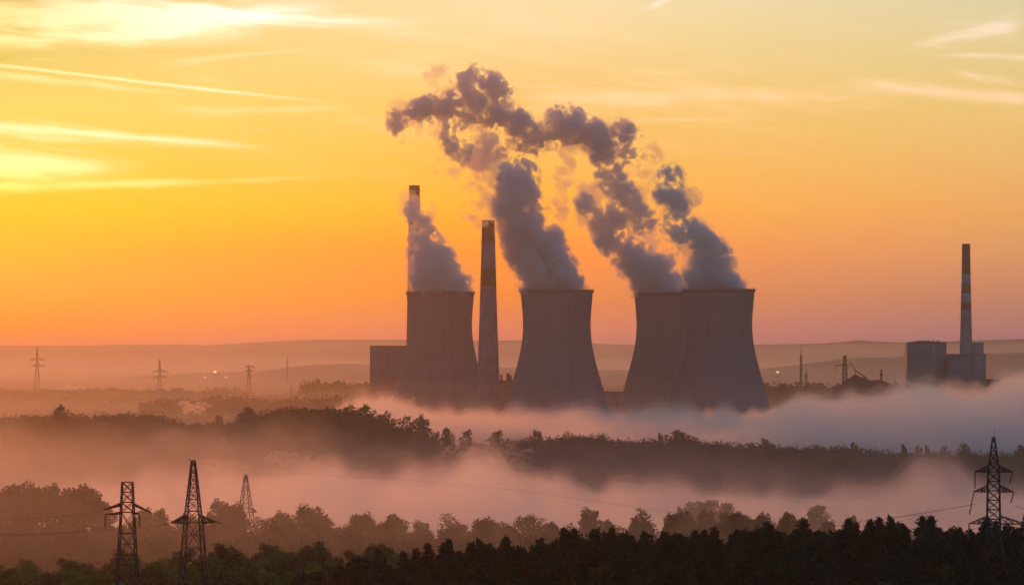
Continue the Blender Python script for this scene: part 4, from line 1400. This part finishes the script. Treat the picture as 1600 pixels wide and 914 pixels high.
# hazy grove and mid-distance clump beyond the belt
for px_, top_, D_, w_px, lab in ((1062, 790, 1235, 20, 'small round tree at the left of the hazy grove'), (1085, 782, 1245, 40, 'left crown of the hazy grove rising from the fog'), (1108, 780, 1255, 42, 'middle crown of the hazy grove rising from the fog'), (1132, 784, 1240, 34, 'right crown of the hazy grove rising from the fog'),
                                 (1048, 800, 1034, 22, 'left tree of the dark dome before the hazy grove'), (1075, 796, 1036, 30, 'second tree of the dark dome before the hazy grove'), (1105, 795, 1034, 32, 'third tree of the dark dome before the hazy grove'), (1132, 799, 1036, 28, 'right tree of the dark dome before the hazy grove'),
                                 (1165, 802, 1040, 22, 'left tree of the low clump beyond the dark forest'), (1195, 799, 1042, 26, 'middle tree of the low clump beyond the dark forest'), (1225, 803, 1040, 28, 'right tree of the low clump beyond the dark forest')):
    x_ = xat(px_, D_); gz = float(H(x_, D_))
    r = pC.put(5, x_, D_, rnd.random() * 6.28, 1.0, lab, G_C)
    sw = w_px * D_ / F / 7.5
    r.scale = (sw, sw, max(.5, (zat(top_, D_) - gz) / 9.8))


# ------------------------------------------------------------------ power lines
def wire(pts, label, r=0.035):
    from mathutils import Vector
    P_ = [np.array(P(*p)) for p in pts]
    # smooth curve through the points
    out = []
    for i in range(len(P_) - 1):
        p0 = P_[max(i - 1, 0)]; p1_ = P_[i]; p2_ = P_[i + 1]; p3_ = P_[min(i + 2, len(P_) - 1)]
        for k in range(12):
            t_ = k / 12
            out.append(0.5 * ((2 * p1_) + (-p0 + p2_) * t_ + (2 * p0 - 5 * p1_ + 4 * p2_ - p3_) * t_ ** 2 + (-p0 + 3 * p1_ - 3 * p2_ + p3_) * t_ ** 3))
    out.append(P_[-1])
    b = MB(); b.path(out, r, 5)
    tag(b.build('power_line', M['wire']), label, 'power line')


wire([(385, 740, 960), (530, 743, 880), (800, 765, 770), (1150, 813, 660), (1360, 812, 600), (1524, 787, 562)], 'long sagging cable from the faint pylon to the dark right pylon', 0.018)
wire([(1586, 789, 560), (1600, 794, 540), (1680, 815, 480)], 'upper cable leaving the dark right pylon to the right')
wire([(1525, 787, 560), (1450, 800, 585), (1300, 822, 640)], 'cable falling left from the dark right pylon behind the forest', 0.025)
wire([(345, 822, 622), (380, 828, 700), (420, 818, 820), (386, 800, 958)], 'short cable between the tapering pylon and the faint pylon', 0.025)
wire([(259, 819, 620), (200, 826, 610), (100, 832, 590), (-40, 835, 560)], 'cable leaving the tapering pylon to the left', 0.025)


wire([(237, 801, 600), (262, 812, 606), (285, 816, 613), (300, 812, 619)], 'slack cable between the two left pylons', 0.03)
wire([(158, 798, 600), (80, 808, 585), (-40, 812, 560)], 'upper cable leaving the flat-topped pylon to the left', 0.03)
wire([(162, 824, 600), (90, 833, 585), (-40, 838, 560)], 'lower cable leaving the flat-topped pylon to the left', 0.03)
wire([(1586, 737, 560), (1630, 748, 520), (1690, 760, 480)], 'topmost cable leaving the dark right pylon to the right', 0.03)
wire([(1600, 818, 560), (1650, 832, 520), (1700, 842, 480)], 'lowest cable leaving the dark right pylon to the right', 0.03)


# ------------------------------------------------------------------ small things on the plain
def puff(px, py, D, w, h, label, dens=0.3, seed=1, col=(1, 0.98, 0.95)):
    m_ = D / F
    rg = np.random.default_rng(seed)
    n = np.array((int(w * 2.2) + 8, 16, int(h * 3) + 8))
    g = np.stack(np.meshgrid(*[np.linspace(-1.35, 1.35, k) for k in n], indexing='ij'), 0)
    f = np.sqrt(g[0] ** 2 + g[1] ** 2 + (g[2] + 0.3 * g[0]) ** 2) - 0.8 - gnoise(n, 6, rg) * 0.22 - np.abs(gnoise(n, 3, rg)) * 0.2
    f[0] = f[-1] = 1; f[:, 0] = f[:, -1] = 1; f[:, :, 0] = f[:, :, -1] = 1
    V, Q = surface_nets(f.astype(np.float32), (0, 0, 0), 1.0)
    V = (V / (n - 1) - 0.5) * 2.7
    c = P(px, py, D)
    V = V * np.array((w * m_ / 2, w * m_ / 2.5, h * m_ / 2))
    o = obj('steam_puff', mesh_from('steam_puff', V, [Q], True), mat_volume('puff', dens, col, 0.72))
    o.location = c
    tag(o, label, 'steam')


puff(300, 637, 2600, 34, 17, 'pale puff of steam drifting over the plain left of the ridge grove', 0.07, 3, (1, 0.9, 0.8))
puff(320, 633, 2610, 22, 8, 'small tail of steam trailing right of the pale puff', 0.05, 14, (1, 0.9, 0.8))
puff(330, 641, 3400, 26, 10, 'faint thin puff of steam lower right of the pale puff', 0.02, 5)
puff(112, 606, 4000, 30, 10, 'thin pale smoke wisp on the plain at far left', 0.02, 4)
puff(566, 632, 2300, 46, 16, 'bright orange fog wisp behind the ridge grove', 0.03, 6)
puff(612, 638, 2350, 84, 30, 'larger orange fog wisp right of the ridge grove', 0.02, 7)
puff(760, 706, 1500, 110, 40, 'billow of pink fog rising before the saddle of the ridge', 0.009, 8)
puff(465, 722, 1560, 80, 26, 'pink fog billow in front of the middle of the left ridge', 0.014, 9)
puff(345, 728, 1560, 70, 20, 'orange fog billow right of the tapering left pylon', 0.014, 10)


def bright_spot(px, py, D, label, colr, e):  # glowing box on an added pole, put in for a far-off glint
    x, y, z = P(px, py, D)
    g = float(H(x, y))
    root = thing('bright_spot', label, 'lamp', (x, y, g))
    b = MB(); b.tube((0, 0, 0), (0, 0, z - g), 0.25, 0.15, 6); b.build('pole', M['steel'], root)
    m_ = bpy.data.materials.new('spot_glow'); m_.use_nodes = True
    pb = m_.node_tree.nodes['Principled BSDF']
    pb.inputs['Emission Color'].default_value = (*colr, 1); pb.inputs['Emission Strength'].default_value = e
    b = MB(); b.box(-1.4, 1.4, -0.6, 0.6, z - g + .004, z - g + 1.6); b.build('glow_box', m_, root)


bright_spot(336, 582, 5200, 'bright orange glint far off on the hazy slope', (1, 0.5, 0.12), 30)
bright_spot(320, 590, 5200, 'white glint left of the bright orange glint', (1, 0.75, 0.55), 5)
bright_spot(353, 590, 5200, 'white glint right of the bright orange glint', (1, 0.75, 0.55), 4)
bright_spot(1215, 582.5, 4300, 'pale bright spot on the plain right of the rightmost cooling tower', (1, 0.75, 0.6), 7)
